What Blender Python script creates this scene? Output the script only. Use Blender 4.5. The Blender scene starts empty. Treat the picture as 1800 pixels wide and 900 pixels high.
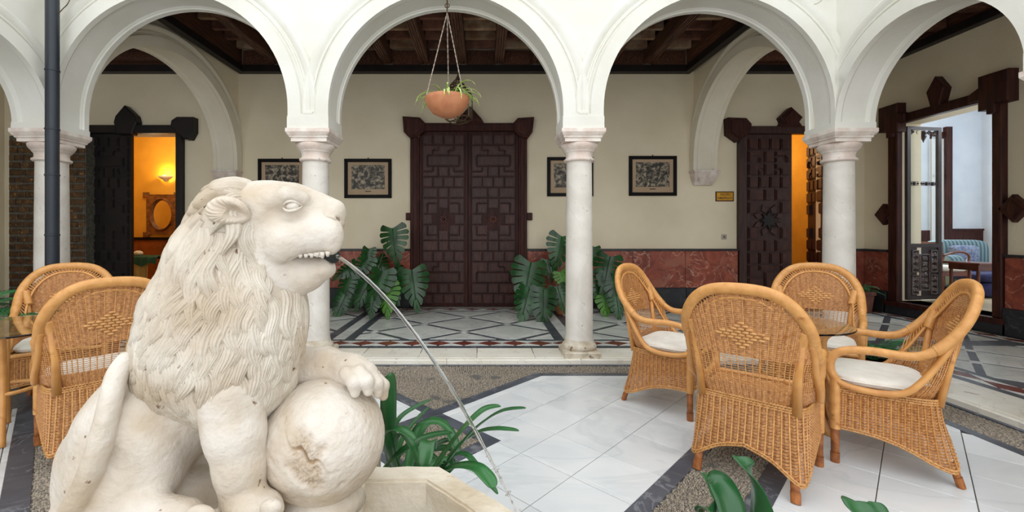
import bpy, bmesh, math, random
import numpy as np
from mathutils import Vector, Matrix, noise as mnoise

R_ = random.Random(7)
PI = math.pi
scene = bpy.context.scene
COL = scene.collection

# ---------------------------------------------------------------- camera
F = 760.0            # focal length in pixels of the 1800-wide frame
VPX, VPY = 850.0, 410.0
EYE = 1.30
cd = bpy.data.cameras.new('camera')
cam = bpy.data.objects.new('camera', cd)
COL.objects.link(cam)
cam.location = (0, 0, EYE)
cam.rotation_euler = (PI/2, 0, 0)
cd.sensor_width = 36.0
cd.lens = F/1800*36
cd.shift_x = (900-VPX)/1800
cd.shift_y = -(450-VPY)/1800
cd.clip_start = 0.02
scene.camera = cam

# ---------------------------------------------------------------- sky and lights
world = bpy.data.worlds.new('world'); scene.world = world
world.use_nodes = True
wn = world.node_tree.nodes; wl = world.node_tree.links
wn['Background'].inputs['Color'].default_value = (0.94, 0.97, 1.0, 1)
wn['Background'].inputs['Strength'].default_value = 1.15
sun_d = bpy.data.lights.new('sun', 'SUN'); sun_d.energy = 0.25; sun_d.angle = math.radians(70)
sun_d.color = (1.0, 0.97, 0.92)
sun = bpy.data.objects.new('sun', sun_d); COL.objects.link(sun)
sun.rotation_euler = (math.radians(38), math.radians(10), 0)
vs = scene.view_settings
vs.view_transform = 'Standard'; vs.look = 'None'; vs.gamma = 1.0; vs.use_curve_mapping = False
vs.exposure = 0.70
scene.cycles.max_bounces = 8
scene.cycles.diffuse_bounces = 5

def area(name, loc, size, energy, color, rot):
    d = bpy.data.lights.new(name, 'AREA'); d.shape = 'RECTANGLE'; d.size = size[0]; d.size_y = size[1]
    d.energy = energy; d.color = color
    o = bpy.data.objects.new(name, d); COL.objects.link(o); o.location = loc; o.rotation_euler = rot
    return o
def bulb(name, loc, energy, color, r=0.06):
    d = bpy.data.lights.new(name, 'POINT'); d.energy = energy; d.color = color; d.shadow_soft_size = r
    o = bpy.data.objects.new(name, d); COL.objects.link(o); o.location = loc
    return o
# unseen fill lights added to brighten the rooms behind the doors
bulb('room_fill_light', (-6.6, 8.6, 3.0), 24, (1.0, 0.80, 0.50), 0.15)
bulb('room_fill_light', (5.2, 8.9, 2.9), 22, (1.0, 0.80, 0.50), 0.15)
area('window_daylight', (8.6, 9.15, 2.2), (1.2, 2.2), 75, (0.86, 0.93, 1.0), (math.radians(-90), 0, 0))
bulb('room_fill_light', (8.6, 6.2, 3.6), 60, (0.88, 0.94, 1.0), 0.4)

# ---------------------------------------------------------------- helpers
def W(px, py, D):
    return ((px-VPX)*D/F, D, EYE-(py-VPY)*D/F)
def XX(px, D): return (px-VPX)*D/F
def ZZ(py, D): return EYE-(py-VPY)*D/F

def tag(o, label=None, cat=None, group=None, kind=None):
    if label: o['label'] = label
    if cat: o['category'] = cat
    if group: o['group'] = group
    if kind: o['kind'] = kind
    return o
ORG = {}
def thing(name, loc, label, cat, group=None, rz=0):
    o = bpy.data.objects.new(name, None); COL.objects.link(o)
    o.empty_display_size = 0.1
    o.location = loc; o.rotation_euler = (0, 0, rz)
    ORG[o.name] = tuple(loc)
    return tag(o, label, cat, group)
def link_obj(name, me, parent=None):
    o = bpy.data.objects.new(name, me); COL.objects.link(o)
    if parent is not None: o.parent = parent
    return o
def copy_tree(o, parent=None):
    c = o.copy(); COL.objects.link(c); c.parent = parent
    for ch in list(o.children): copy_tree(ch, c)
    return c

class MB:
    def __init__(s): s.v = []; s.f = []
    def add(s, vs, fs):
        n = len(s.v); s.v.extend([tuple(a) for a in vs]); s.f.extend([tuple(i+n for i in f) for f in fs]); return s
    def box(s, c, d, M=None):
        x, y, z = c; a, b, h = d[0]/2, d[1]/2, d[2]/2
        vs = [(x+i*a, y+j*b, z+k*h) for k in (-1, 1) for j in (-1, 1) for i in (-1, 1)]
        if M is not None: vs = [tuple(M @ Vector(p)) for p in vs]
        return s.add(vs, [(0,2,3,1),(4,5,7,6),(0,1,5,4),(2,6,7,3),(0,4,6,2),(1,3,7,5)])
    def bx(s, x0, x1, y0, y1, z0, z1):
        return s.box(((x0+x1)/2, (y0+y1)/2, (z0+z1)/2), (abs(x1-x0), abs(y1-y0), abs(z1-z0)))
    def cham(s, c, d, b=0.004):      # box with chamfered top edges
        x, y, z = c; a, e, h = d[0]/2, d[1]/2, d[2]/2
        vs = []
        for zz, q in ((z-h, 0), (z+h-b, 0), (z+h, b)):
            vs += [(x-a+q, y-e+q, zz), (x+a-q, y-e+q, zz), (x+a-q, y+e-q, zz), (x-a+q, y+e-q, zz)]
        fs = [(3,2,1,0), (8,9,10,11)]
        for r in (0, 4):
            for i in range(4):
                j = (i+1) % 4; fs.append((r+i, r+j, r+4+j, r+4+i))
        return s.add(vs, fs)
    def prism(s, poly, z0, z1, bev=0.0, f=None):
        # poly in 2-D, extruded z0..z1 ; f maps (a,b,c)->xyz
        f = f or (lambda a, b, c: (a, b, c))
        n = len(poly)
        A = sum(poly[i][0]*poly[(i+1) % n][1]-poly[(i+1) % n][0]*poly[i][1] for i in range(n))
        if A < 0: poly = poly[::-1]
        lv = [(poly, z0)]
        if bev > 0: lv += [(poly, z1-bev), (inset(poly, bev), z1)]
        else: lv += [(poly, z1)]
        vs = []
        for pl, z in lv: vs += [f(p[0], p[1], z) for p in pl]
        fs = [tuple(range(n))[::-1], tuple(range((len(lv)-1)*n, len(lv)*n))]
        for r in range(len(lv)-1):
            for i in range(n):
                j = (i+1) % n; fs.append((r*n+i, r*n+j, r*n+n+j, r*n+n+i))
        return s.add(vs, fs)
    def tube(s, pts, rad, n=8, cap=True, up=None, flat=1.0):
        P = [Vector(p) for p in pts]; m = len(P)
        if not hasattr(rad, '__len__'): rad = [rad]*m
        T = [(P[min(i+1, m-1)]-P[max(i-1, 0)]).normalized() for i in range(m)]
        u = Vector(up) if up else (Vector((0, 0, 1)) if abs(T[0].z) < 0.9 else Vector((1, 0, 0)))
        vs = []
        for i in range(m):
            u = (u - T[i]*u.dot(T[i]))
            u = u.normalized() if u.length > 1e-6 else T[i].orthogonal().normalized()
            w = T[i].cross(u)
            for k in range(n):
                a = 2*PI*k/n
                vs.append(tuple(P[i]+(u*math.cos(a)*flat+w*math.sin(a))*rad[i]))
        fs = []
        for i in range(m-1):
            for k in range(n):
                j = (k+1) % n; fs.append((i*n+k, i*n+j, i*n+n+j, i*n+n+k))
        if cap: fs += [tuple(range(n))[::-1], tuple(range((m-1)*n, m*n))]
        return s.add(vs, fs)
    def lathe(s, prof, c=(0, 0, 0), n=32, cap=True):
        vs = []; m = len(prof)
        for r, z in prof:
            for k in range(n):
                a = 2*PI*k/n; vs.append((c[0]+r*math.cos(a), c[1]+r*math.sin(a), c[2]+z))
        fs = []
        for i in range(m-1):
            for k in range(n):
                j = (k+1) % n; fs.append((i*n+k, i*n+j, i*n+n+j, i*n+n+k))
        if cap: fs += [tuple(range(n))[::-1], tuple(range((m-1)*n, m*n))]
        return s.add(vs, fs)
    def grid(s, G, close_u=False, close_v=False):
        nu = len(G); nv = len(G[0]); vs = [p for r in G for p in r]; fs = []
        for i in range(nu if close_u else nu-1):
            for j in range(nv if close_v else nv-1):
                a = i*nv+j; b = ((i+1) % nu)*nv+j; c = ((i+1) % nu)*nv+(j+1) % nv; d = i*nv+(j+1) % nv
                fs.append((a, b, c, d))
        return s.add(vs, fs)
    def ball(s, c, r, nu=12, nv=8):
        if not hasattr(r, '__len__'): r = (r, r, r)
        pr = [(max(1e-4, math.sin(PI*i/nv)), -math.cos(PI*i/nv)) for i in range(nv+1)]
        vs = []
        for a, b in pr:
            for k in range(nu):
                t = 2*PI*k/nu; vs.append((c[0]+r[0]*a*math.cos(t), c[1]+r[1]*a*math.sin(t), c[2]+r[2]*b))
        fs = [(i*nu+k, i*nu+(k+1) % nu, i*nu+nu+(k+1) % nu, i*nu+nu+k) for i in range(nv) for k in range(nu)]
        return s.add(vs, fs)
    def build(s, name, m, parent=None, smooth=False, loc=None, angle=None):
        org = (0, 0, 0)
        if parent is not None: org = ORG.get(parent.name, (0, 0, 0))
        elif loc is not None: org = loc
        me = bpy.data.meshes.new(name)
        v = [(p[0]-org[0], p[1]-org[1], p[2]-org[2]) for p in s.v]
        me.from_pydata(v, [], s.f)
        me.materials.append(m)
        if smooth:
            me.shade_smooth()
            if angle: me.set_sharp_from_angle(angle=math.radians(angle))
        o = link_obj(name, me, parent)
        if parent is None and loc is not None: o.location = loc
        ORG[o.name] = org
        return o

def inset(poly, d):
    n = len(poly); out = []
    for i in range(n):
        p0 = Vector(poly[i-1]).to_2d(); p1 = Vector(poly[i]).to_2d(); p2 = Vector(poly[(i+1) % n]).to_2d()
        a = p1-p0; b = p2-p1
        if a.length < 1e-7 or b.length < 1e-7: out.append(tuple(p1)); continue
        a.normalize(); b.normalize()
        na = Vector((-a.y, a.x)); nb = Vector((-b.y, b.x))
        k = 1+na.dot(nb)
        q = p1+(na+nb)*(d/max(k, 0.3)); out.append((q.x, q.y))
    return out
def clip(poly, a, b, c):             # keep a*x+b*y<=c
    out = []; n = len(poly)
    for i in range(n):
        p, q = poly[i], poly[(i+1) % n]
        dp = a*p[0]+b*p[1]-c; dq = a*q[0]+b*q[1]-c
        if dp <= 0: out.append(p)
        if dp*dq < 0:
            t = dp/(dp-dq); out.append((p[0]+(q[0]-p[0])*t, p[1]+(q[1]-p[1])*t))
    return out
def parea(p):
    n = len(p)
    return abs(sum(p[i][0]*p[(i+1) % n][1]-p[(i+1) % n][0]*p[i][1] for i in range(n)))/2 if n > 2 else 0
def spline(pts, n=8):
    P = [Vector(p) for p in pts]; out = []
    for i in range(len(P)-1):
        a = P[max(i-1, 0)]; b = P[i]; c = P[i+1]; d = P[min(i+2, len(P)-1)]
        for k in range(n):
            t = k/n
            out.append(0.5*((2*b)+(c-a)*t+(2*a-5*b+4*c-d)*t*t+(3*b-a-3*c+d)*t**3))
    out.append(P[-1]); return out

# ---------------------------------------------------------------- materials
def srgb(r, g, b):
    f = lambda c: (c/255/12.92) if c/255 <= 0.04045 else ((c/255+0.055)/1.055)**2.4
    return (f(r), f(g), f(b), 1)
MATS = {}
def mat(name, c1, c2=None, rough=0.6, scale=5, detail=4, bump=0.0, bscale=None, metal=0, coord='Object',
        stretch=None, lo=0.35, hi=0.65, rand=0.0, c3=None, s3=1.5, t3=0.6, w3=0.08, spec=None, vein=None, coat=0, sheen=0, emit=None, estr=0,
        trans=0, ior=1.45, alpha=1, dist=0.0, sub=0, bdist=0.01):
    m = bpy.data.materials.new(name); m.use_nodes = True
    nt = m.node_tree; N = nt.nodes; L = nt.links
    b = N['Principled BSDF']
    b.inputs['Roughness'].default_value = rough; b.inputs['Metallic'].default_value = metal
    b.inputs['IOR'].default_value = ior
    if spec is not None: b.inputs['Specular IOR Level'].default_value = spec
    if coat: b.inputs['Coat Weight'].default_value = coat; b.inputs['Coat Roughness'].default_value = 0.15
    if sheen: b.inputs['Sheen Weight'].default_value = sheen
    if trans: b.inputs['Transmission Weight'].default_value = trans
    if alpha < 1: b.inputs['Alpha'].default_value = alpha
    if emit: b.inputs['Emission Color'].default_value = emit; b.inputs['Emission Strength'].default_value = estr
    tc = N.new('ShaderNodeTexCoord'); src = tc.outputs[coord]
    if stretch:
        mp = N.new('ShaderNodeMapping'); L.new(src, mp.inputs[0]); mp.inputs['Scale'].default_value = stretch; src = mp.outputs[0]
    col = None
    if c2 is None: b.inputs['Base Color'].default_value = c1
    else:
        nz = N.new('ShaderNodeTexNoise'); nz.inputs['Scale'].default_value = scale; nz.inputs['Detail'].default_value = detail
        nz.inputs['Distortion'].default_value = dist
        L.new(src, nz.inputs['Vector'])
        mr = N.new('ShaderNodeMapRange'); L.new(nz.outputs[0], mr.inputs[0]); mr.inputs[1].default_value = lo; mr.inputs[2].default_value = hi
        mx = N.new('ShaderNodeMix'); mx.data_type = 'RGBA'; L.new(mr.outputs[0], mx.inputs[0])
        mx.inputs[6].default_value = c1; mx.inputs[7].default_value = c2; col = mx.outputs[2]
    if vein:       # (colour, scale, width)
        nz = N.new('ShaderNodeTexNoise'); nz.inputs['Scale'].default_value = vein[1]; nz.inputs['Detail'].default_value = 6; nz.inputs['Distortion'].default_value = 1.2
        L.new(src, nz.inputs['Vector'])
        sb = N.new('ShaderNodeMath'); sb.operation = 'SUBTRACT'; L.new(nz.outputs[0], sb.inputs[0]); sb.inputs[1].default_value = 0.5
        ab = N.new('ShaderNodeMath'); ab.operation = 'ABSOLUTE'; L.new(sb.outputs[0], ab.inputs[0])
        mr = N.new('ShaderNodeMapRange'); L.new(ab.outputs[0], mr.inputs[0]); mr.inputs[1].default_value = 0; mr.inputs[2].default_value = vein[2]
        mr.inputs[3].default_value = vein[3] if len(vein) > 3 else 0.8; mr.inputs[4].default_value = 0
        mx = N.new('ShaderNodeMix'); mx.data_type = 'RGBA'; L.new(mr.outputs[0], mx.inputs[0])
        if col is None: mx.inputs[6].default_value = c1
        else: L.new(col, mx.inputs[6])
        mx.inputs[7].default_value = vein[0]; col = mx.outputs[2]
    if c3:         # sparse spots / stains
        nz = N.new('ShaderNodeTexNoise'); nz.inputs['Scale'].default_value = s3; nz.inputs['Detail'].default_value = 5
        L.new(src, nz.inputs['Vector'])
        mr = N.new('ShaderNodeMapRange'); L.new(nz.outputs[0], mr.inputs[0]); mr.inputs[1].default_value = t3; mr.inputs[2].default_value = t3+w3
        mx = N.new('ShaderNodeMix'); mx.data_type = 'RGBA'; L.new(mr.outputs[0], mx.inputs[0])
        if col is None: mx.inputs[6].default_value = c1
        else: L.new(col, mx.inputs[6])
        mx.inputs[7].default_value = c3; col = mx.outputs[2]
    if rand:
        oi = N.new('ShaderNodeObjectInfo')
        mr = N.new('ShaderNodeMapRange'); L.new(oi.outputs['Random'], mr.inputs[0]); mr.inputs[3].default_value = 1-rand; mr.inputs[4].default_value = 1+rand*0.4
        hs = N.new('ShaderNodeHueSaturation'); L.new(mr.outputs[0], hs.inputs['Value'])
        if col is None: hs.inputs['Color'].default_value = c1
        else: L.new(col, hs.inputs['Color'])
        col = hs.outputs[0]
    if col is not None: L.new(col, b.inputs['Base Color'])
    if bump:
        nz = N.new('ShaderNodeTexNoise'); nz.inputs['Scale'].default_value = bscale or scale*6; nz.inputs['Detail'].default_value = 5
        L.new(src, nz.inputs['Vector'])
        bp = N.new('ShaderNodeBump'); bp.inputs['Strength'].default_value = bump; bp.inputs['Distance'].default_value = bdist
        L.new(nz.outputs[0], bp.inputs['Height']); L.new(bp.outputs[0], b.inputs['Normal'])
    MATS[name] = m
    return m
M_white = mat('white_plaster', srgb(229,228,220), srgb(221,219,208), 0.75, 2.2, bump=0.35, bscale=14)
M_beige = mat('cream_plaster', srgb(240,228,200), srgb(232,219,190), 0.8, 1.6, bump=0.2, bscale=25)
M_cream = mat('cream_arch_plaster', srgb(238,231,212), srgb(230,222,202), 0.78, 2.2, bump=.3, bscale=14)
M_marble_col = mat('column_marble', srgb(232,228,220), srgb(214,208,198), 0.45, 3, c3=srgb(168,152,132), s3=26, t3=0.68, w3=0.06, bump=0.25, bscale=30, vein=(srgb(206,198,188), 1.2, 0.03, 0.4))
M_base_col = mat('weathered_marble', srgb(222,214,198), srgb(188,174,150), 0.6, 9, c3=srgb(120,100,80), s3=14, t3=0.62, w3=0.08, bump=0.5, bscale=24)
M_cap = mat('capital_marble', srgb(234,226,216), srgb(214,196,184), 0.5, 9, bump=0.3, bscale=30, c3=srgb(165,150,140), s3=12, t3=0.64)
M_tile = mat('white_marble_tile', srgb(226,228,228), srgb(206,211,214), 0.22, 1.6, dist=1.0, rand=0.10, vein=(srgb(186,192,196), .8, 0.03, 0.35), stretch=(1, 2.0, 1), lo=0.3, hi=0.8)
M_gtile = mat('gallery_marble_tile', srgb(236,238,232), srgb(208,213,208), 0.25, 2.0, dist=1.0, rand=0.14, vein=(srgb(165,168,164), 2.2, 0.016, 0.5))
M_slab = mat('cream_marble_slab', srgb(242,239,228), srgb(230,224,208), 0.4, 2.5, rand=0.08, c3=srgb(170,150,125), s3=9, t3=0.68, vein=(srgb(190,182,168), 3, 0.015, 0.4))
M_dark = mat('dark_grey_marble', srgb(88,92,100), srgb(66,70,78), 0.35, 4, vein=(srgb(150,152,158), 3, 0.012, 0.5), rand=0.12, c3=srgb(120,122,126), s3=6, t3=0.62)
M_redtile = mat('red_marble_tile', srgb(132,62,48), srgb(100,44,36), 0.3, 8, rand=0.25, vein=(srgb(196,150,130), 7, 0.02, 0.6))
M_red = mat('red_marble', srgb(164,86,66), srgb(122,62,50), 0.3, 5, detail=8, dist=1.5, vein=(srgb(206,168,146), 2.6, 0.012, 0.75), rand=0.12, c3=srgb(160,96,76), s3=3, t3=0.58)
M_black = mat('black_marble', srgb(52,54,58), srgb(38,40,44), 0.3, 5, vein=(srgb(110,112,116), 3, 0.008, 0.5), rand=0.2)
M_pebble = mat('river_pebbles', srgb(176,164,146), srgb(128,120,110), 0.65, 60, detail=2, lo=0.42, hi=0.58, c3=srgb(112,110,106), s3=4, t3=0.60, w3=0.06)
M_mortar = mat('grey_mortar', srgb(104,98,88), srgb(86,82,76), 0.9, 30, bump=0.5, bscale=90)
M_wood = mat('dark_carved_wood', srgb(74,38,30), srgb(48,24,20), 0.5, 3, stretch=(8, 8, 1), bump=0.3, bscale=20, rand=0.15, spec=.25)
M_coffer = mat('lit_relief_wood', srgb(80,46,37), srgb(54,31,26), 0.42, 5, stretch=(6, 6, 1), bump=.3, bscale=24, rand=.2, spec=.4)  # lighter than the leaf wood: light on the raised panels painted in
M_woodx = mat('dark_beam_wood', srgb(122,80,60), srgb(76,46,36), 0.5, 4, stretch=(10, 1, 10), bump=0.4, bscale=10, rand=0.25)
M_wood_blk = mat('black_wood', srgb(30,22,22), srgb(20,15,16), 0.5, 4, bump=0.2)
M_frame = mat('ebonised_frame', srgb(20,15,14), srgb(14,10,10), 0.5, 6, spec=.2)
M_stone = mat('carved_white_stone', srgb(216,208,197), srgb(190,174,152), 0.62, 7, detail=10, lo=0.40, hi=0.70, c3=srgb(126,98,72), s3=36, t3=0.695, w3=0.04, bump=0.7, bscale=60, bdist=0.006)
M_mane = mat('weathered_mane_stone', srgb(212,204,191), srgb(184,168,146), 0.65, 6, detail=10, lo=0.36, hi=0.64, c3=srgb(116,90,66), s3=30, t3=0.68, w3=0.04, bump=0.6, bscale=60, bdist=0.006)
_nt = M_stone.node_tree; _b = _nt.nodes['Principled BSDF']; _src = _b.inputs['Base Color'].links[0].from_socket
_at = _nt.nodes.new('ShaderNodeAttribute'); _at.attribute_name = 'worn'; _mx = _nt.nodes.new('ShaderNodeMix'); _mx.data_type = 'RGBA'
_nt.links.new(_at.outputs['Fac'], _mx.inputs[0]); _nt.links.new(_src, _mx.inputs[6]); _mx.inputs[7].default_value = srgb(168,142,110); _nt.links.new(_mx.outputs[2], _b.inputs['Base Color'])
M_worn = mat('broken_stone', srgb(196,176,148), srgb(150,124,94), 0.8, 20, detail=8, bump=0.9, bscale=70, bdist=.008)
M_basin = mat('basin_stone', srgb(216,206,188), srgb(188,172,146), 0.65, 6, detail=8, lo=0.4, hi=0.7, bump=0.6, bscale=40, bdist=0.008, c3=srgb(176,146,112), s3=11, t3=0.66, w3=0.05)
M_terra = mat('terracotta', srgb(206,140,100), srgb(184,116,78), 0.7, 7, bump=0.2, bscale=50, c3=srgb(214,170,136), s3=5, t3=0.6)
M_terrad = mat('old_terracotta', srgb(120,72,58), srgb(92,56,48), 0.8, 7, bump=0.2, bscale=50)
M_pipe = mat('grey_pipe', srgb(46,52,60), srgb(40,46,54), 0.4, 3)
M_metal = mat('aged_iron', srgb(112,90,64), srgb(70,58,44), 0.45, 20, metal=0.3)
M_rope = mat('pale_rope', srgb(186,172,158), srgb(140,124,110), 0.8, 60)
M_glass = mat('clear_glass', (0.93, 0.97, 0.95, 1), rough=0.02, trans=1, ior=1.45)
M_pane = mat('thin_pane', (0.95, 0.97, 0.96, 1), rough=0.03, trans=1, ior=1.02, spec=0.5)
M_water = mat('water', (0.97, 0.98, 1, 1), rough=0.02, trans=1, ior=1.33)
M_orange = mat('orange_plaster', srgb(226,168,56), srgb(214,156,46), 0.8, 3, bump=0.1)
M_bluewall = mat('pale_blue_plaster', srgb(208,214,220), srgb(200,206,214), 0.8, 3)
M_fabric_w = mat('white_cotton', srgb(236,232,222), srgb(224,219,208), 0.9, 12, bump=0.2, bscale=60, sheen=0.2)
M_leaf = mat('monstera_leaf', srgb(30,84,34), srgb(16,54,22), 0.3, 9, rand=0.35, coat=.15)
M_leafb = mat('bright_leaf', srgb(84,140,40), srgb(60,112,30), 0.4, 9, rand=0.2)
M_strap = mat('strap_leaf', srgb(52,112,58), srgb(32,84,44), 0.35, 3, stretch=(1, 1, 1), rand=0.3, coat=0.25)
M_spider = mat('spider_plant_leaf', srgb(150,190,70), srgb(204,220,140), 0.45, 30, lo=0.45, hi=0.55)
M_fern = mat('fern_leaf', srgb(58,128,70), srgb(36,92,48), 0.5, 20, rand=0.2)
M_stem = mat('green_stem', srgb(86,96,52), srgb(70,62,40), 0.6, 9)
M_soil = mat('potting_soil', srgb(52,40,32), srgb(36,28,22), 0.95, 40, bump=0.8)
def rattan(name, a, b, sc=45, rough=0.38, bu=.12):
    return mat(name, a, b, rough, sc, detail=3, lo=0.3, hi=0.7, bump=bu, bscale=220, bdist=0.001, coat=0.2, c3=srgb(170,106,46), s3=12, t3=0.66)
M_rat = rattan('rattan_pole', srgb(214,156,88), srgb(192,130,66), 10)
M_wrap = rattan('rattan_wrap', srgb(222,164,96), srgb(202,142,76), 26)
M_weave = rattan('rattan_weave', srgb(210,152,92), srgb(156,100,54), 70, 0.45)
M_stake = rattan('rattan_stake', srgb(224,170,106), srgb(190,132,74), 50)
M_foot = mat('rattan_foot', srgb(176,108,54), srgb(134,78,40), 0.45, 30, bump=0.3)
# ================================================================ STRUCTURE
YA, YW = 4.48, 7.31            # arcade axis, back wall
XR, XL = 3.68, -4.47           # side arcade axes
XWR, XWL = 6.44, -8.1          # side walls
GZ = 0.05                      # gallery floor
COLX = [XL, -1.74, 0.99, XR]
ZS = 2.34                      # springing
ZT = 3.99                      # plaster top of the gallery walls
EX, EYY = 3.57, 4.28           # courtyard edges (right, back)
ELX = -4.30
CX = -0.36

def st(o): o['kind'] = 'structure'; return o

# ---- walls with door openings (strips of boxes)
def wall_x(name, y0, y1, x0, x1, z0, z1, holes, m):
    b = MB(); xs = x0
    for (a, c, zb, zt) in sorted(holes):
        b.bx(xs, a, y0, y1, z0, z1); b.bx(a, c, y0, y1, zt, z1)
        if zb > z0: b.bx(a, c, y0, y1, z0, zb)
        xs = c
    b.bx(xs, x1, y0, y1, z0, z1)
    return st(b.build(name, m))
def wall_y(name, x0, x1, y0, y1, z0, z1, holes, m):
    b = MB(); ys = y0
    for (a, c, zb, zt) in sorted(holes):
        b.bx(x0, x1, ys, a, z0, z1); b.bx(x0, x1, a, c, zt, z1)
        if zb > z0: b.bx(x0, x1, a, c, z0, zb)
        ys = c
    b.bx(x0, x1, ys, y1, z0, z1)
    return st(b.build(name, m))
HL = (XX(150, YW), XX(318, YW), GZ, ZZ(233, YW))
HC = (XX(735, YW), XX(914, YW), GZ, ZZ(219, YW))
HR = (XX(1297, YW), XX(1462, YW), GZ, ZZ(228, YW))
wall_x('wall_back', YW, YW+0.35, XWL-0.3, XWR+0.3, -0.1, 4.6, [HL, HC, HR], M_beige)
DRY0, DRY1, DRZ0, DRZ1 = 5.41, 6.66, 0.26, 2.98
wall_y('wall_right', XWR, XWR+0.3, -1.5, YW, -0.1, 4.6, [(DRY0, DRY1, DRZ0, DRZ1)], M_beige)
wall_y('wall_left', XWL-0.3, XWL, -1.5, YW, -0.1, 4.6, [], M_beige)

# ---- dado of red marble panels, black base and dark cap rail
def dado_x(x0, x1, nm):
    p = st(MB().bx(x0, x1, YW-0.035, YW, GZ, 1.03).build('trim_%d' % nm, M_red))
    n = max(1, round((x1-x0)/0.82)); w = (x1-x0)/n
    for i in range(n):
        a = x0+i*w
        MB().cham((a+w/2, 0, 0), (w-0.004, 0.645, 0.02), 0.003)
        b = MB(); b.prism([(a+0.002, 0.385), (a+w-0.002, 0.385), (a+w-0.002, 1.005), (a+0.002, 1.005)], 0, 0.022, 0.004, lambda u, v, c: (u, YW-0.033-c, v))
        b.build('marble_panel', M_red, p)
    b = MB(); b.bx(x0, x1, YW-0.075, YW-0.03, 1.005, 1.04); b.build('cap_rail', M_black, p)
    q = st(MB().bx(x0, x1, YW-0.06, YW-0.03, GZ, 0.385).build('baseboard_back_%d' % nm, M_black))
    for i in range(n):
        a = x0+i*w
        b = MB(); b.prism([(a+0.003, GZ), (a+w-0.003, GZ), (a+w-0.003, 0.383), (a+0.003, 0.383)], 0, 0.03, 0.005, lambda u, v, c: (u, YW-0.06-c, v))
        b.build('base_slab', M_black, q)
dado_x(XX(323, YW)+0.06, XX(722, YW), 1)
dado_x(XX(927, YW), XX(1296, YW)-0.02, 2)
dado_x(XX(1466, YW)+0.1, XWR, 3)
def dado_y(y0, y1, nm, X=XWR, s=-1):
    p = st(MB().bx(X, X+s*0.035, y0, y1, GZ, 1.03).build('trim_%d' % nm, M_red))
    n = max(1, round((y1-y0)/0.85)); w = (y1-y0)/n
    q = st(MB().bx(X+s*0.03, X+s*0.06, y0, y1, GZ, 0.385).build('baseboard_side_%d' % nm, M_black))
    for i in range(n):
        a = y0+i*w
        b = MB(); b.prism([(a+0.002, 0.385), (a+w-0.002, 0.385), (a+w-0.002, 1.005), (a+0.002, 1.005)], 0, 0.022, 0.004, lambda u, v, c: (X+s*(0.033+c), u, v))
        b.build('marble_panel', M_red, p)
        b = MB(); b.prism([(a+0.003, GZ), (a+w-0.003, GZ), (a+w-0.003, 0.383), (a+0.003, 0.383)], 0, 0.03, 0.005, lambda u, v, c: (X+s*(0.06+c), u, v))
        b.build('base_slab', M_black, q)
    b = MB(); b.bx(X+s*0.03, X+s*0.075, y0, y1, 1.005, 1.04); b.build('cap_rail', M_black, p)
dado_y(-1.5, 5.30, 4); dado_y(6.83, YW-0.06, 5)
dado_y(-1.5, YW-0.3, 6, XWL, 1)

# ---- arches
ZC = 0
def ringprof():
    f = [(.292,.085),(.288,.05),(.276,.03),(.256,.02),(.232,.022),(.212,.032),(.196,.046),(.182,.046),(.178,.022),(.163,.022),(.158,.040),(.134,.038),(.126,0),(0,0)]
    sof = [(0,.055),(.012,.062),(.016,.075),(.024,.085),(.024,.315),(.016,.325),(.012,.338),(0,.345)]
    g = [(r, .40-d) for r, d in f][::-1]
    return f+sof+g
RP = ringprof()
def arch(bring, bwall, a0, a1, zs, stilt, ztop, P, last=None):
    """a0,a1: column axes along the arcade; P(t,d,z)->world, d 0..0.4 through the wall"""
    R = (a1-a0)/2-0.20; c = (a0+a1)/2; zc = zs+stilt
    path = [(R, zs, 0.0)]
    n = 44
    for i in range(n+1):
        th = PI*i/n; path.append((R*math.cos(th), zc+R*math.sin(th), th))
    path.append((-R, zs, PI))
    G = []
    for (t, z, th) in path:
        G.append([P(c+t+r*math.cos(th), d, z+r*math.sin(th)) for r, d in RP])
    bring.grid(G)
    Ro = R+0.2; m = 48
    for d, fl in ((.075, 0), (.325, 1)):
        G = []
        for i in range(m+1):
            t = -Ro*math.cos(PI*i/m); zz = zc+math.sqrt(max(0, Ro*Ro-t*t))
            G.append([P(c+t, d, zz), P(c+t, d, ztop)])
        bwall.grid(G)
    bwall.grid([[P(c-Ro, .075, ztop), P(c-Ro, .325, ztop)], [P(c+Ro, .075, ztop), P(c+Ro, .325, ztop)]])

ZTOP = 5.2
def PX(y0):
    def f(t, d, z):
        if t > XR-.1999 or t < XL+.1999: d = min(max(d, .03), .37)
        return (t, y0+d, z)
    return f
def PY(x0, s, k=0):
    def f(t, d, z):
        if YA-.1999 < t < YA+.1999: d = min(max(d, .03), .37)
        return (x0+s*d+k*(t-YA-.2), t, z)
    return f
wb = MB()
rings = []
wallp = MB()
for i in range(3):
    r = MB(); arch(r, wallp, COLX[i], COLX[i+1], ZS, .19, ZTOP, PX(YA-0.20)); rings.append(r)
WA = st(wallp.build('wall_arcade_back', M_white))
for r in rings: r.build('archivolt', M_white, WA, smooth=True, angle=30)
YB = [2.58, .68, -1.22]
def side(X, s, nm):
    w = MB(); rr = []
    for a_, c_ in ((YB[0], YA), (YB[1], YB[0]), (YB[2], YB[1])):
        r = MB(); arch(r, w, a_, c_, ZS, .03, ZTOP, PY(X-s*0.20, s)); rr.append(r)
    o = st(w.build('wall_arcade_'+nm, M_white))
    for r in rr: r.build('archivolt', M_white, o, smooth=True, angle=30)
    # impost blocks
    return o
WR_ = side(XR, 1, 'right'); WL_ = side(XL, -1, 'left')
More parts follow.
